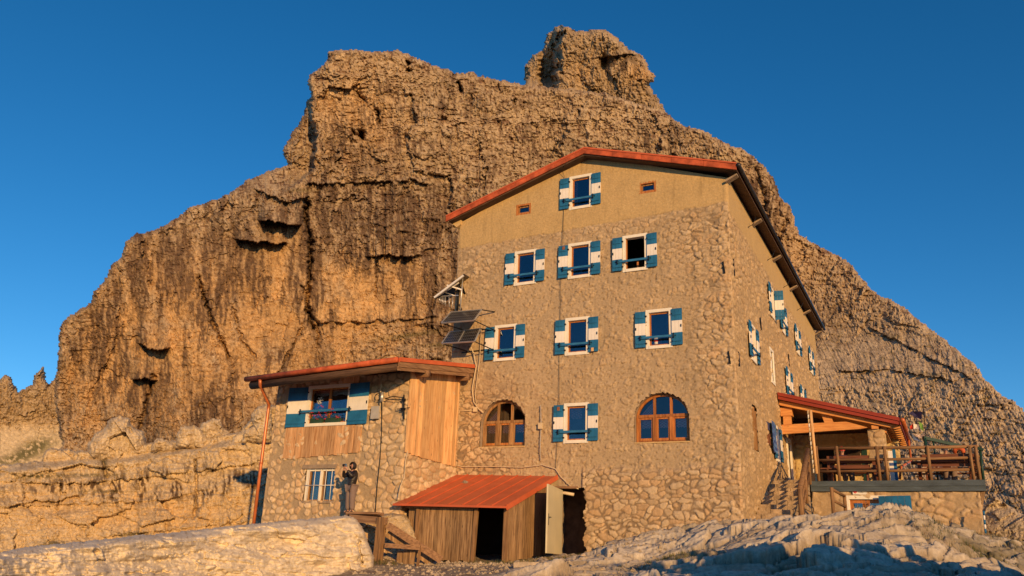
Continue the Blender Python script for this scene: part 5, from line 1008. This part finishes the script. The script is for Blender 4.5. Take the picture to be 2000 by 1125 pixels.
for i, px in enumerate((782, 794, 806)): q = Y(px, 1076, -4.5); b.beam((q[0], -4.5, q[2]), (q[0]-.02, -4.5, q[2]-.55), .03, .17, 'oldwood', up=(1, 0, 0))
part('boards', b, wk)
# ------------------------------------------------------------------ cables, boxes, pipes on the walls
def cable(name, pts, r, mt, label, cat='cable', n=6):
    pts = [Vector(tuple(p)) for p in pts]; base = tuple(pts[0]); b = MB(); b.tube(pts, r, n, mt); o = part(name, b, None, base=base); return tag(o, label, cat)
fy_ = -.06
cable('lightning_cable', [Y(1106, 318, -.5), Y(1097, 330, -.2), Y(1102, 345, fy_), Y(1101, 412, fy_), Y(1098, 470, fy_), Y(1095, 560, fy_), Y(1094, 620, fy_), Y(1092, 700, fy_), Y(1092, 780, fy_), Y(1088, 870, fy_), Y(1085, 915, fy_)], .007, 'cable', 'thin dark cable running down the middle of the hut front', n=5)
cable('conduit', [Y(1056, 791, -.09), Y(1057, 830, -.09), Y(1055, 870, -.09), Y(1056, 898, -.09)], .014, 'pvc', 'grey conduit pipe with a cream box beside the middle window', 'pipe')
b = MB(); q = Y(1056, 832, -.1); b.box(q[0]-.075, q[0]+.075, -.15, -.06, q[2]-.1, q[2]+.1, 'cream'); o = part('junction_box', b, None, base=tuple(q)); tag(o, 'cream junction box on the conduit beside the middle window', 'box')
cable('cream_cable', [Y(917, 672, -.25), Y(925, 690, -.1), Y(930, 715, -.08), Y(922, 760, -.08), Y(925, 785, -.08), Y(934, 798, -.08), Y(944, 806, -.09)], .02, 'cream', 'cream cable curving down from the solar panels to the arched window')
cable('cream_cable', [Y(940, 640, -.1), Y(937, 700, -.08), Y(928, 770, -.07), Y(931, 797, -.07)], .012, 'cream', 'straight thin cream cable left of the lowest left window')
b = MB(); q = Y(929, 800, -.08); b.box(q[0]-.07, q[0]+.06, -.14, -.05, q[2]-.08, q[2]+.08, 'cream'); o = part('junction_box', b, None, base=tuple(q)); tag(o, 'small cream junction box between wooden cladding and arched window', 'box')
cable('cream_cable', [Y(926, 801, -.07), Y(898, 803, -.07), Y(893, 820, -.07), Y(890, 880, -.07), Y(889, 908, -.07), Y(905, 912, -.07), Y(960, 911, -.07), Y(1020, 913, -.07), Y(1060, 908, -.07), Y(1085, 916, -.07), Y(1096, 932, -.07), Y(1115, 950, -.08), Y(1130, 955, -.1)], .015, 'cream', 'cream cable running along the hut wall above the shed roof')
cable('cream_cable', [X(796, 880, AX+.1), X(792, 900, AX+.08), X(790, 930, AX+.08), X(782, 950, AX+.08), X(779, 972, AX+.1)], .016, 'cream', 'cream cable down the annex corner to the shed roof')
cable('black_cable', [Y(744, 745, AY-.1), Y(746, 800, AY-.07), Y(745, 850, AY-.07), Y(742, 900, AY-.07), Y(737, 945, AY-.07), Y(733, 1000, AY-.07)], .014, 'cable', 'black cable running down the cobbled annex front')
cable('conduit', [Y(745, 734, AY-.12), Y(742, 805, AY-.12)], .022, 'cream', 'pale conduit under the annex eave behind the wall lamp', 'pipe')
lm = thing('wall_lamp', 'cylindrical metal lamp on a bracket on the annex wall', 'lamp', tuple(Y(744, 775, AY-.2)))
p = Y(745, 775, AY-.22); b = MB(); b.tube([(p[0]+.02, p[1], p[2]+.15), (p[0]+.02, p[1], p[2]-.15)], .055, 12, 'alu'); b.tube([(p[0]+.02, p[1], p[2]+.15), (p[0]+.02, p[1], p[2]+.19)], .04, 10, 'black'); part('housing', b, lm)
b = MB(); b.tube([(p[0], p[1], p[2]-.05), (p[0]-.16, p[1]+.05, p[2]-.09), (p[0]-.2, AY, p[2]-.06)], .015, 6, 'black'); part('bracket', b, lm)
b = MB(); t_ = [(p[0]-.22+.11*math.cos(a), AY-.12, p[2]+.02+.12*math.sin(a)) for a in np.linspace(-.5, 4.2, 16)]; b.tube(t_, .012, 6, 'black'); part('cable_loop', b, lm)
p = Y(734, 806, AY-.13); b = MB(); b.box(p[0]-.16, p[0]+.14, AY-.18, AY-.09, p[2]-.20, p[2]+.2, 'pvc'); o = part('meter_box', b, None, base=tuple(p)); tag(o, 'grey square meter box on the annex wall under the lamp', 'box')
hk = thing('wall_bracket', 'black iron antenna bracket with arm and stay on the annex corner', 'bracket', tuple(Y(790, 780, AY-.1)))
q0, q1_ = Y(789, 771, AY-.15), Y(789, 819, AY-.15)
b = MB(); b.tube([tuple(q0), tuple(q1_)], .022, 6, 'black'); part('mast', b, hk)
b = MB(); b.tube([tuple(Y(752, 779, AY-.2)), tuple(Y(768, 774, AY-.2)), tuple(Y(790, 777, AY-.15))], .014, 6, 'black'); b.tube([tuple(Y(752, 779, AY-.2)), tuple(Y(770, 781, AY-.2)), tuple(Y(792, 781, AY-.15))], .010, 6, 'black'); part('arm', b, hk)
b = MB()
for (u_, v_2) in ((775, 799), (782, 797), (800, 796)): b.tube([tuple(Y(789, 798, AY-.15)), tuple(Y(u_, v_2, AY-.16))], .014, 6, 'black')
b.box(q0[0]-.05, q0[0]+.05, AY-.19, AY-.10, q0[2]-.2, q0[2]-.12, 'black'); b.box(q0[0]-.06, q0[0]+.06, AY-.19, AY-.10, q0[2]-.5, q0[2]-.42, 'black'); part('clamp', b, hk)
# ------------------------------------------------------------------ solar panels
def solar(label, TL, TR, BL, BR, split=0):
    TL, TR, BL, BR = [np.array(q, float) for q in (TL, TR, BL, BR)]
    t = thing('solar_panel', label, 'solar panel', tuple((BL+BR)/2), 'solar panels on the hut wall'); nrm = np.cross(TR-TL, BL-TL); nrm /= np.linalg.norm(nrm); nrm = nrm if nrm[1] < 0 else -nrm
    L = lambda a, c, h=0: tuple(TL+(TR-TL)*a+(BL-TL)*c+((BR-TR)-(BL-TL))*a*c+nrm*h)
    b = MB(); b.add([L(0, 0, 0), L(1, 0, 0), L(1, 1, 0), L(0, 1, 0), L(0, 0, -.035), L(1, 0, -.035), L(1, 1, -.035), L(0, 1, -.035)], [(0, 1, 2, 3), (7, 6, 5, 4), (0, 4, 5, 1), (1, 5, 6, 2), (2, 6, 7, 3), (3, 7, 4, 0)], 'pvcells'); part('cell_sheet', b, t)
    b = MB(); 
    for A_, B_ in (((0, 0), (1, 0)), ((1, 0), (1, 1)), ((1, 1), (0, 1)), ((0, 1), (0, 0)))+((((.5, 0), (.5, 1)),) if split else ()): b.beam(L(*A_, .0), L(*B_, .0), .028, .05, 'alu', up=tuple(nrm))
    part('frame', b, t)
    b = MB(); n1 = 16
    for i in range(1, n1): b.beam(L(i/n1, 0, .003), L(i/n1, 1, .003), .004, .003, 'alu', up=tuple(nrm))
    for j in range(1, 4): b.beam(L(0, j/4, .004), L(1, j/4, .004), .004, .003, 'alu', up=tuple(nrm))
    part('cell_grid', b, t); return t, TL, TR, BL, BR
M['pvcells'] = mat('dark_solar_cells', (.012, .013, .02), .25, var=.3, vscale=6, spec=.6, bump=0)
for lab, a, c, d, e, sp in (('upper dark solar panel tilted out from the hut wall', (881, 610), (941, 605), (862, 631), (926, 626), 0), ('lower double solar panel, nearest the shuttered window', (878, 649), (938, 642), (863, 671), (927, 667), 1)):
    yt, yb = -.35, -.95; t, TL, TR, BL, BR = solar(lab, Y(*a, yt), Y(*c, yt), Y(*d, yb), Y(*e, yb), sp)
    for seg in (([tuple(TR), (TR[0]+.35, -.02, TR[2]-.02)], .02), ([tuple(BR), (BR[0]+.35, -.02, BR[2]-.15)], .02), ([(TR[0]-.9, -.02, BR[2]-.1), (TR[0]+.3, -.02, BR[2]-.05)], .022), ([tuple(BL), (BL[0]+.5, -.05, BL[2]-.1)], .02), ([tuple(TL), (TL[0]+.25, -.02, TL[2])], .02)):
        b = MB(); b.tube(seg[0], seg[1], 6, 'black'); part('bracket', b, t)
# upper panel seen from behind, on its mast
t = thing('solar_panel', 'white backed solar panel seen edge on at the top of its mast', 'solar panel', tuple(Y(880, 560, -.5)), 'solar panels on the hut wall')
A0, B0 = Y(905, 541, -.6), Y(852, 577, -.6); A1, B1_ = Y(897, 545, .5), Y(856, 575, .5)
pA_, pB_ = Y(906, 536, -.55), Y(849, 579, -.55)
dv = np.array([-.15, 1.0, .12]); b = MB(); P_ = [pA_, pB_, pB_+dv, pA_+dv]; up_ = np.array([0, 0, .03]); b.add([tuple(q) for q in P_]+[tuple(q+up_) for q in P_], [(0, 1, 2, 3), (7, 6, 5, 4), (0, 4, 5, 1), (1, 5, 6, 2), (2, 6, 7, 3), (3, 7, 4, 0)], 'pvcells'); part('cell_sheet', b, t)
b = MB(); o2 = np.array([0, -.02, -.05]); b.beam(tuple(pA_+o2), tuple(pB_+o2), .05, .07, 'panelback'); b.beam(tuple(Y(896, 552, -.4)), tuple(Y(853, 579, -.4)), .04, .06, 'panelback'); b.beam(tuple(Y(873, 557, -.5)), tuple(Y(902, 566, -.3)), .04, .05, 'panelback'); part('frame', b, t)
b = MB(); b.tube([tuple(Y(904, 540, -.3)), tuple(Y(899, 605, -.3))], .025, 8, 'alu'); b.tube([tuple(Y(897, 560, -.2)), tuple(Y(893, 607, -.2))], .04, 8, 'black'); b.beam(tuple(Y(887, 571, -.3)), tuple(Y(902, 562, -.25)), .05, .05, 'black'); b.tube([tuple(Y(868, 571, -.4)), tuple(Y(890, 578, -.3))], .015, 6, 'alu'); b.tube([tuple(Y(897, 595, -.2)), (-9.7, .02, 7.0)], .03, 6, 'black'); b.tube([tuple(Y(902, 556, -.2)), (-9.6, .02, 7.6)], .03, 6, 'black'); part('mast', b, t)
ins = thing('insulator_rack', 'small rack of hanging rods under the topmost solar panel', 'rack', tuple(Y(880, 590, -.3))); b = MB(); b.beam(tuple(Y(856, 579, -.3)), tuple(Y(895, 577, -.3)), .03, .03, 'alu'); part('rail', b, ins)
for i in range(7):
    px = 858+i*3.0 if i < 5 else (877 if i == 5 else 884); b = MB(); b.tube([tuple(Y(px, 580, -.3)), tuple(Y(px+.5, 589+i*2, -.3))], .016, 6, 'alu'); part('rod', b, ins)
# ------------------------------------------------------------------ flower boxes
bx0_ = wloc(aw); rf_ = random.Random(8)
for k, (xa, xb, lab) in enumerate(((.22, .72, 'red geraniums in the left box on the annex window sill'), (.85, 1.42, 'red geraniums in the right, fuller box on the annex window sill'))):
    X0, Y0, Z0 = AWx0, AY-.0, AWz0+.10; t = thing('flower_box', lab, 'flower box', (X0+(xa+xb)/2, Y0+.0, Z0), 'flower boxes on the annex sill')
    b = MB(); b.prism([(-.02, 0), (.11, 0), (.13, .16), (-.04, .16)], X0+xa, X0+xb, 'x', 'planter'); 
    for i, q in enumerate(b.v): b.v[i] = (q[0], Y0-.04+q[1]*.9, Z0+q[2])
    part('planter', b, t); b = MB(); bp = MB()
    for _ in range(150):
        x, y, z = X0+rf_.uniform(xa-.03, xb+.03), Y0-.09+rf_.gauss(0, .05), Z0+.16+abs(rf_.gauss(0, .09)); s = rf_.uniform(.015, .03); a = [Vector((rf_.gauss(0, 1), rf_.gauss(0, 1), rf_.gauss(0, 1))).normalized()*s for _ in range(3)]; b.add([(x+q.x, y+q.y, z+q.z) for q in a], [(0, 1, 2)], 'leaf')
    for _ in range(16):
        x, y, z = X0+rf_.uniform(xa-.05, xb+.05), Y0-.15+rf_.gauss(0, .05), Z0+.24+rf_.gauss(.06, .09)
        for _ in range(9):
            dx, dy, dz2 = [rf_.gauss(0, .02) for _ in range(3)]; s = .02; a = [Vector((rf_.gauss(0, 1), rf_.gauss(0, 1), rf_.gauss(0, 1))).normalized()*s for _ in range(3)]; bp.add([(x+dx+q.x, y+dy+q.y, z+dz2+q.z) for q in a], [(0, 1, 2)], 'petal')
    part('leaves', b, t); part('blossoms', bp, t)
# ------------------------------------------------------------------ things on the terrace
ZT = float(zt)
pl_ = thing('flagpole', 'pale wooden pole wrapped with rope standing at the stair head', 'pole', (1.38, 5.3, ZT)); a, c = Y(1583, 801, 5.3), Y(1595, 925, 5.3)
b = MB(); b.tube([tuple(c), tuple(a)], .05, 8, 'larch'); part('pole', b, pl_); b = MB()
for i in range(14): f = i/14; q = a*(1-f)+c*f; b.tube([(q[0]-.085, q[1]-.02, q[2]), (q[0]-.085-.01, q[1]-.02, q[2]-.135)], .024, 6, 'cream' if i % 2 == 0 else 'panelback')
b.tube([(a[0]-.085, a[1], a[2]+.02), (c[0]-.095, c[1], c[2]+.9)], .012, 5, 'black'); part('rope', b, pl_)
def table(x, y, label, L=1.9, rot=0):
    t = thing('picnic_table', label, 'picnic table', (x, y, ZT), 'picnic tables on the terrace'); t.rotation_euler.z = rot
    b = MB()
    for i in range(5): b.box(-L/2, L/2, -.38+i*.155, -.38+i*.155+.145, .72, .76, 'tablewood')
    part('table_top', b, t, local=True)
    for s in (-1, 1):
        b = MB(); [b.box(-L/2, L/2, s*.72-.13+i*.135, s*.72-.13+i*.135+.125, .42, .46, 'tablewood') for i in range(2)]; part('bench', b, t, local=True)
        b = MB(); b.beam((s*L*.38, -.3, .72), (s*L*.38, -.62, 0), .05, .1, 'tablewood', up=(1, 0, 0)); b.beam((s*L*.38, .3, .72), (s*L*.38, .62, 0), .05, .1, 'tablewood', up=(1, 0, 0)); b.box(s*L*.38-.025, s*L*.38+.025, -.82, .82, .34, .42, 'tablewood'); part('leg', b, t, local=True)
    return t
t1 = Y(1662, 885, 6.5); table(t1[0], 6.55, 'red-brown picnic table under the porch roof, nearest the pillar'); t2 = Y(1845, 888, 6.9); table(t2[0]-.05, 7.1, 'red-brown picnic table in the open at the outer end of the terrace', 2.0)
def bench(x, y, label, L):
    t = thing('garden_bench', label, 'bench', (x, y, ZT), 'benches behind the railing'); b = MB(); b.box(-L/2, L/2, .0, .04, .62, .86, 'tablewood'); b.box(-L/2, L/2, .01, .04, .46, .55, 'tablewood'); part('backrest', b, t, local=True); b = MB(); b.box(-L/2, L/2, .06, .45, .40, .44, 'tablewood'); part('seat', b, t, local=True)
    for s in (-1, 1): b = MB(); b.box(s*L*.42-.03, s*L*.42+.03, .05, .42, 0, .40, 'tablewood'); part('leg', b, t, local=True)
bench(t1[0]-.05, 5.75, 'dark red bench with its back to the railing below the porch', 1.35); bench(t2[0]+.05, 5.8, 'long dark red bench with its back to the railing at the outer end', 1.55)
# door panel and towels by the pillar
b = MB(); p = Y(1745, 915, 7.0); b.box(p[0]-.12, p[0]+.02, 6.98, 7.02, ZT, ZT+1.15, 'shwhite'); b.box(p[0]+.02, p[0]+.12, 6.98, 7.02, ZT, ZT+1.2, 'blue'); o = part('folded_shutter', b, None, base=(float(p[0]), 7.0, ZT)); tag(o, 'white and blue shutter leaning against the porch pillar', 'shutter')
# dark green frame at the outer end
fr = thing('awning', 'dark green metal awning frame at the outer end of the terrace', 'frame', tuple(Y(1845, 930, 9)))
f1_, f2_, f3_ = Y(1803, 855, 8.0), Y(1878, 872, 8.8), Y(1805, 925, 8.0)
b = MB(); b.beam(tuple(f1_), tuple(f2_), .12, .11, 'green'); part('arm', b, fr); b = MB(); b.tube([tuple(f1_+np.array([.05, 0, 0])), (f1_[0]+.05, 8.0, ZT)], .05, 8, 'green'); part('post', b, fr); b = MB(); b.tube([tuple(Y(1822, 857, 8.2)), (float(Y(1822, 857, 8.2)[0]), 8.2, ZT)], .03, 8, 'green'); part('post', b, fr)
fr2 = thing('awning_support', 'dark green T-shaped post beside the end of the railing', 'post', (6.35, 5.9, ZT)); b = MB(); q = Y(1914, 877, 5.95); b.tube([(q[0], 5.95, q[2]), (q[0]-.03, 5.95, ZT-.2)], .045, 8, 'green'); part('post', b, fr2); b = MB(); q1_, q2_ = Y(1903, 873, 5.95), Y(1921, 879, 5.95); b.beam(tuple(q1_), tuple(q2_), .12, .09, 'green'); part('cap', b, fr2)
# mast with prayer flags
mp = thing('flag_mast', 'thin dark mast carrying the string of prayer flags', 'mast', tuple(Y(1815, 925, 9.5))); a, c = Y(1802, 786, 9.5), Y(1816, 930, 9.5); b = MB(); b.tube([tuple(c), tuple(a)], [.022, .012], 6, 'black'); part('pole', b, mp)
for (pts, col, lab) in (([(1774, 808), (1782, 803), (1801, 804), (1800, 820), (1787, 814)], (.05, .045, .13), 'dark blue prayer flag, the highest on the string'), ([(1777, 833), (1783, 827), (1784, 838), (1779, 839)], (.6, .06, .03), 'red prayer flag hanging beside the porch gutter'), ([(1784, 827), (1793, 830), (1795, 838), (1785, 838)], (.7, .62, .55), 'white prayer flag between the red and the green one'), ([(1794, 823), (1802, 828), (1805, 843), (1798, 838)], (.16, .3, .06), 'green prayer flag nearest the mast'), ([(1782, 846), (1797, 850), (1809, 849), (1800, 855), (1788, 852)], (.75, .6, .5), 'pale pink prayer flag above the light blue one'), ([(1781, 846), (1786, 852), (1804, 864), (1793, 861), (1782, 857)], (.17, .24, .42), 'light blue prayer flag, the lowest on the string')):
    key = 'fl%.2f%.2f' % col[:2]; M[key] = mat(key.replace('.', '_'), col, .9, var=.1); b = MB(); P_ = [Y(u_, v_2, 9.4+.12*math.sin(i*2.1)) for i, (u_, v_2) in enumerate(pts)]; cc = sum(P_)/len(P_)+np.array([0, .06, 0]); b.add([tuple(q) for q in P_]+[tuple(cc)], [(i, (i+1) % len(P_), len(P_)) for i in range(len(P_))], key); o = part('prayer_flag', b, None, base=tuple(cc)); tag(o, lab, 'flag', 'prayer flags on the mast')
cable('flag_string', [Y(1803, 792, 9.45), Y(1797, 806, 9.4), Y(1782, 804, 9.4), Y(1776, 825, 9.4), Y(1779, 845, 9.4), Y(1783, 858, 9.4)], .008, 'cable', 'slack string between mast and porch holding the prayer flags', 'string', 5)
# wall signs
for (a, c, lab) in (((1497, 823), (1502, 841), 'small blue and white plaque on the side wall, the upper one'), ((1499, 845), (1504, 870), 'dark red carved plaque on the side wall below the blue one')):
    p, q = X(*a, WX+.03), X(*c, WX+.03); b = MB(); b.box(WX+.01, WX+.05, p[1], p[1]+.42, q[2], p[2], 'pl%d' % a[1]); M['pl%d' % a[1]] = mat('plaque_%s' % ('blue' if a[1] < 830 else 'red'), (.06, .07, .16) if a[1] < 830 else (.2, .08, .04), .5, var=.9, vscale=14); o = part('wall_plaque', b, None, base=(WX, float(p[1]), float(q[2]))); tag(o, lab, 'plaque')
M['check'] = mat_cloth('blue_check_cloth', (.02, .05, .22), (.10, .2, .42), 9)
p, q = X(1508, 822, WX+.14), X(1518, 900, WX+.14); b = MB(); n_ = 8; vs = []
for i in range(n_+1):
    yy_ = p[1]-.05+i*.075; vs += [(WX+.15+.03*math.sin(i*1.8), yy_, q[2]+.25), (WX+.13, yy_, p[2]+.02)]
b.add(vs, [(2*i, 2*i+2, 2*i+3, 2*i+1) for i in range(n_)], 'check', True); o = part('hanging_cloth', b, None, base=(WX+.14, float(p[1]), float(q[2]))); tag(o, 'blue chequered cloth hanging on the wall beside the stair window', 'cloth')
# trail marker pole at the terrace end
b = MB(); a, c = Y(1921, 998, 5.0), Y(1925, 1042, 5.0)
for i in range(5): f = i/5; g_ = (i+1)/5; b.tube([tuple(a*(1-f)+c*f), tuple(a*(1-g_)+c*g_)], .03, 8, 'blue' if i % 2 == 0 else 'shwhite')
o = part('marker_pole', b, None, base=tuple(c)); tag(o, 'blue and white banded pole at the foot of the terrace corner', 'pole')
# ------------------------------------------------------------------ people
def skin_mesh(name, joints, edges, mt, parent, sub=2):
    me = bpy.data.meshes.new(name); me.from_pydata([j[0] for j in joints], [], []) ; me.edges.add(len(edges)); me.edges.foreach_set('vertices', [i for e in edges for i in e]); me.update()
    o = bpy.data.objects.new(name, me); COL.objects.link(o); o.parent = parent; m1 = o.modifiers.new('skin', 'SKIN'); m1.use_smooth_shade = True
    for i, j in enumerate(joints): o.data.skin_vertices[0].data[i].radius = j[1] if isinstance(j[1], tuple) else (j[1], j[1])
    o.data.skin_vertices[0].data[0].use_root = True
    s = o.modifiers.new('sub', 'SUBSURF'); s.levels = sub; s.render_levels = sub; me.materials.append(M[mt]); return o
def chain(J, E, start, pts):
    last = start
    for p, r in pts: J.append((p, r)); E.append((last, len(J)-1)); last = len(J)-1
    return last
def person(loc, rz, label, pose, mats=('jacket', 'trousers'), hood=True, group=None, s=1.0, hat=None):
    t = thing('person', label, 'person', loc, group); t.rotation_euler.z = rz; t.scale = (s, s, s)
    P = pose; J = [(P['pelvis'], (.13, .10))]; E = []
    ch = chain(J, E, 0, [(P['waist'], (.115, .085)), (P['chest'], (.145, .10)), (P['neckb'], (.06, .06)), (P['neck'], (.05, .05)), (P['head'], (.075, .088)), (P['crown'], (.06, .07))]); ci = 2
    for s_ in ('l', 'r'):
        sh_, el, wr_, hd = P['sh'+s_], P['el'+s_], P['wr'+s_], P['hd'+s_]
        w_ = chain(J, E, ci, [(sh_, .055), (el, .042), (wr_, .030), (hd, (.036, .020))]); d = Vector(hd)-Vector(wr_); d.normalize(); sd = d.cross(Vector((0, 1, .3))).normalized()
        for k, (o_, l_) in enumerate(((-.03, .065), (-.01, .078), (.01, .075), (.028, .06))):
            a = Vector(hd)+sd*o_+d*.03; m_ = a+d*l_*.5; e_ = m_+d*l_*.3+Vector(P['curl'])*l_*.45; chain(J, E, w_, [(tuple(a), .0095), (tuple(m_), .009), (tuple(e_), .0075)])
        a = Vector(hd)-sd*.035-d*.02; chain(J, E, w_, [(tuple(a), .011), (tuple(a-sd*.02+d*.03), .009)])
        hp, kn, an, to_ = P['hp'+s_], P['kn'+s_], P['an'+s_], P['to'+s_]
        chain(J, E, 0, [(hp, .085), (kn, .055), (an, .038), (to_, (.04, .028))])
    skin_mesh('body', J, E, 'skin', t)
    J = [(P['waist2'], (.15, .115))]; E = []; chain(J, E, 0, [(P['waist'], (.165, .13)), (P['chest'], (.19, .14)), (P['neckb'], (.09, .09))])
    for s_ in ('l', 'r'): chain(J, E, 2, [(P['sh'+s_], .09), (P['el'+s_], .07), (tuple(Vector(P['el'+s_]).lerp(Vector(P['wr'+s_]), .93)), .045)])
    skin_mesh('jacket', J, E, mats[0], t)
    J = [(P['pelvis'], (.165, .13))]; E = []
    for s_ in ('l', 'r'): chain(J, E, 0, [(P['hp'+s_], .13), (P['kn'+s_], .11), (tuple(Vector(P['kn'+s_]).lerp(Vector(P['an'+s_]), .97)), .095)])
    skin_mesh('trousers', J, E, mats[1], t)
    for s_ in ('l', 'r'): J = [(P['an'+s_], .05)]; E = []; chain(J, E, 0, [(tuple((Vector(P['an'+s_])+Vector(P['to'+s_]))/2+Vector((0, 0, -.015))), (.052, .045)), (P['to'+s_], (.05, .032))]); skin_mesh('shoe', J, E, 'shoe', t)
    hd = Vector(P['head']); f = Vector(P['face']).normalized(); sdv = f.cross(Vector((0, 0, 1))).normalized()
    b = MB(); b.tube([tuple(hd+f*.085+Vector((0, 0, .005))), tuple(hd+f*.112+Vector((0, 0, -.022)))], [.010, .015], 8, 'skin'); part('nose', b, t, local=True)
    for k in (-1, 1): b = MB(); q = hd+f*.083+sdv*.032*k+Vector((0, 0, .018)); b.tube([tuple(q), tuple(q+f*.008)], .010, 8, 'black'); part('eye', b, t, local=True)
    b = MB(); q = hd+f*.088+Vector((0, 0, -.05)); b.tube([tuple(q-sdv*.022), tuple(q+sdv*.022)], .006, 6, 'lip'); part('mouth', b, t, local=True)
    if hood:   # hood shell open at the face
        b = MB(); n, m = 20, 12; vs = []; fs = []
        for j in range(m+1):
            ph = .98+(math.pi-.98)*j/m
            for i in range(n):
                a = 2*math.pi*i/n; q = hd+f*(-.005+.135*math.cos(ph))+(sdv*math.cos(a)*.118+Vector((0, 0, 1))*math.sin(a)*.142)*math.sin(ph)+Vector((0, 0, -.01)); vs.append(tuple(q))
        for j in range(m):
            for i in range(n): fs.append((j*n+i, j*n+(i+1) % n, (j+1)*n+(i+1) % n, (j+1)*n+i))
        b.add(vs, fs, mats[0], True); part('hood', b, t, local=True)
    else:
        b = MB(); n, m = 18, 9; vs = []; fs = []
        for j in range(m+1):
            ph = math.pi*.58*j/m
            for i in range(n): a = 2*math.pi*i/n; q = hd+Vector((0, 0, .02))-f*.02+sdv*math.cos(a)*math.sin(ph)*.098+f*math.sin(a)*math.sin(ph)*.11+Vector((0, 0, math.cos(ph)*.125)); vs.append(tuple(q))
        for j in range(m):
            for i in range(n): fs.append((j*n+i, j*n+(i+1) % n, (j+1)*n+(i+1) % n, (j+1)*n+i))
        b.add(vs, fs, hat or 'shoe', True); part('hat' if hat else 'hair', b, t, local=True)
    return t
M['lip'] = mat('lips', (.35, .10, .08), .6); M['tealjacket'] = mat('dark_jacket_red_trim', (.05, .02, .05), .6, var=.2); M['orangejacket'] = mat('orange_jacket', (.55, .12, .04), .7, var=.2); M['greyhat'] = mat('grey_headband', (.12, .10, .12), .8, var=.3)
# photographer: stands facing left (local +x is the person's front)
ST = dict(pelvis=(0, 0, .86), waist2=(0, 0, .80), waist=(0, 0, 1.0), chest=(.0, 0, 1.22), neckb=(.0, 0, 1.38), neck=(.01, 0, 1.44), head=(.035, 0, 1.555), crown=(.02, 0, 1.62), face=(1, 0, .05),
    shl=(.0, .17, 1.33), shr=(.0, -.17, 1.33), ell=(.22, .20, 1.17), elr=(.22, -.21, 1.17), wrl=(.34, .09, 1.40), wrr=(.34, -.07, 1.41), hdl=(.365, .05, 1.47), hdr=(.365, -.04, 1.475), curl=(.2, 0, .5),
    hpl=(0, .095, .83), hpr=(0, -.095, .83), knl=(.02, .10, .46), knr=(.0, -.10, .46), anl=(-.02, .11, .08), anr=(-.02, -.11, .08), tol=(.12, .14, .035), tor=(.12, -.13, .035))
pp = Y(682, 1003, -3.95)
ang_ = R(258)
per = person((float(pp[0]), -3.95, zP), ang_, 'person in black hooded jacket holding up a camera, standing on the plank landing', ST, s=.91)
fx = Vector((math.cos(ang_), math.sin(ang_), 0)); b = MB(); q = Vector((float(pp[0]), -3.95, zP))+fx*.385*.91+Vector((0, 0, 1.53*.91)); sdv = Vector((-fx.y, fx.x, 0))
b.beam(tuple(q-sdv*.075), tuple(q+sdv*.075), .035, .085, 'phoneblue'); b.tube([tuple(q), tuple(q+fx*.07)], .032, 12, 'black'); o = part('camera', b, None, base=tuple(q)); tag(o, 'small blue-grey camera held up before the face', 'camera')
SIT = dict(pelvis=(0, 0, .52), waist2=(0, 0, .50), waist=(.0, 0, .68), chest=(.05, 0, .90), neckb=(.08, 0, 1.06), neck=(.10, 0, 1.11), head=(.13, 0, 1.22), crown=(.12, 0, 1.29), face=(1, 0, -.1),
    shl=(.07, .17, 1.0), shr=(.07, -.17, 1.0), ell=(.25, .24, .82), elr=(.25, -.24, .82), wrl=(.46, .12, .82), wrr=(.46, -.12, .82), hdl=(.53, .09, .83), hdr=(.53, -.09, .83), curl=(0, 0, -.4),
    hpl=(.02, .10, .51), hpr=(.02, -.10, .51), knl=(.44, .12, .52), knr=(.44, -.12, .52), anl=(.46, .12, .09), anr=(.46, -.12, .09), tol=(.6, .13, .04), tor=(.6, -.13, .04))
p = Y(1640, 868, 7.1); person((float(p[0]), 7.25, ZT), R(-60), 'person in dark jacket and red cap sitting under the porch', SIT, ('tealjacket', 'trousers'), False, s=1.0, hat='redplastic')
p = Y(1846, 862, 7.8); person((float(p[0])-.05, 7.85, ZT), R(-80), 'person in dark top and grey hat at the outer terrace table', SIT, ('jacket', 'trousers'), False, s=1.0, hat='greyhat')
b = MB(); q = Y(1872, 878, 6.9); b.tube([(q[0]-.12, q[1], q[2]-.13), (q[0]-.1, q[1], q[2]+.02), (q[0]+.02, q[1], q[2]+.07), (q[0]+.13, q[1]+.05, q[2]-.02), (q[0]+.14, q[1], q[2]-.13)], [.05, .08, .09, .08, .05], 10, 'orangejacket'); o = part('orange_jacket', b, None, base=(float(q[0]), float(q[1]), ZT+.76)); tag(o, 'crumpled orange jacket lying on the outer terrace table', 'jacket')
# chimney on the hut roof edge: small vent pipe
b = MB(); q = Y(1527, 497, 8); 
# tidy: a parented mesh must follow its thing
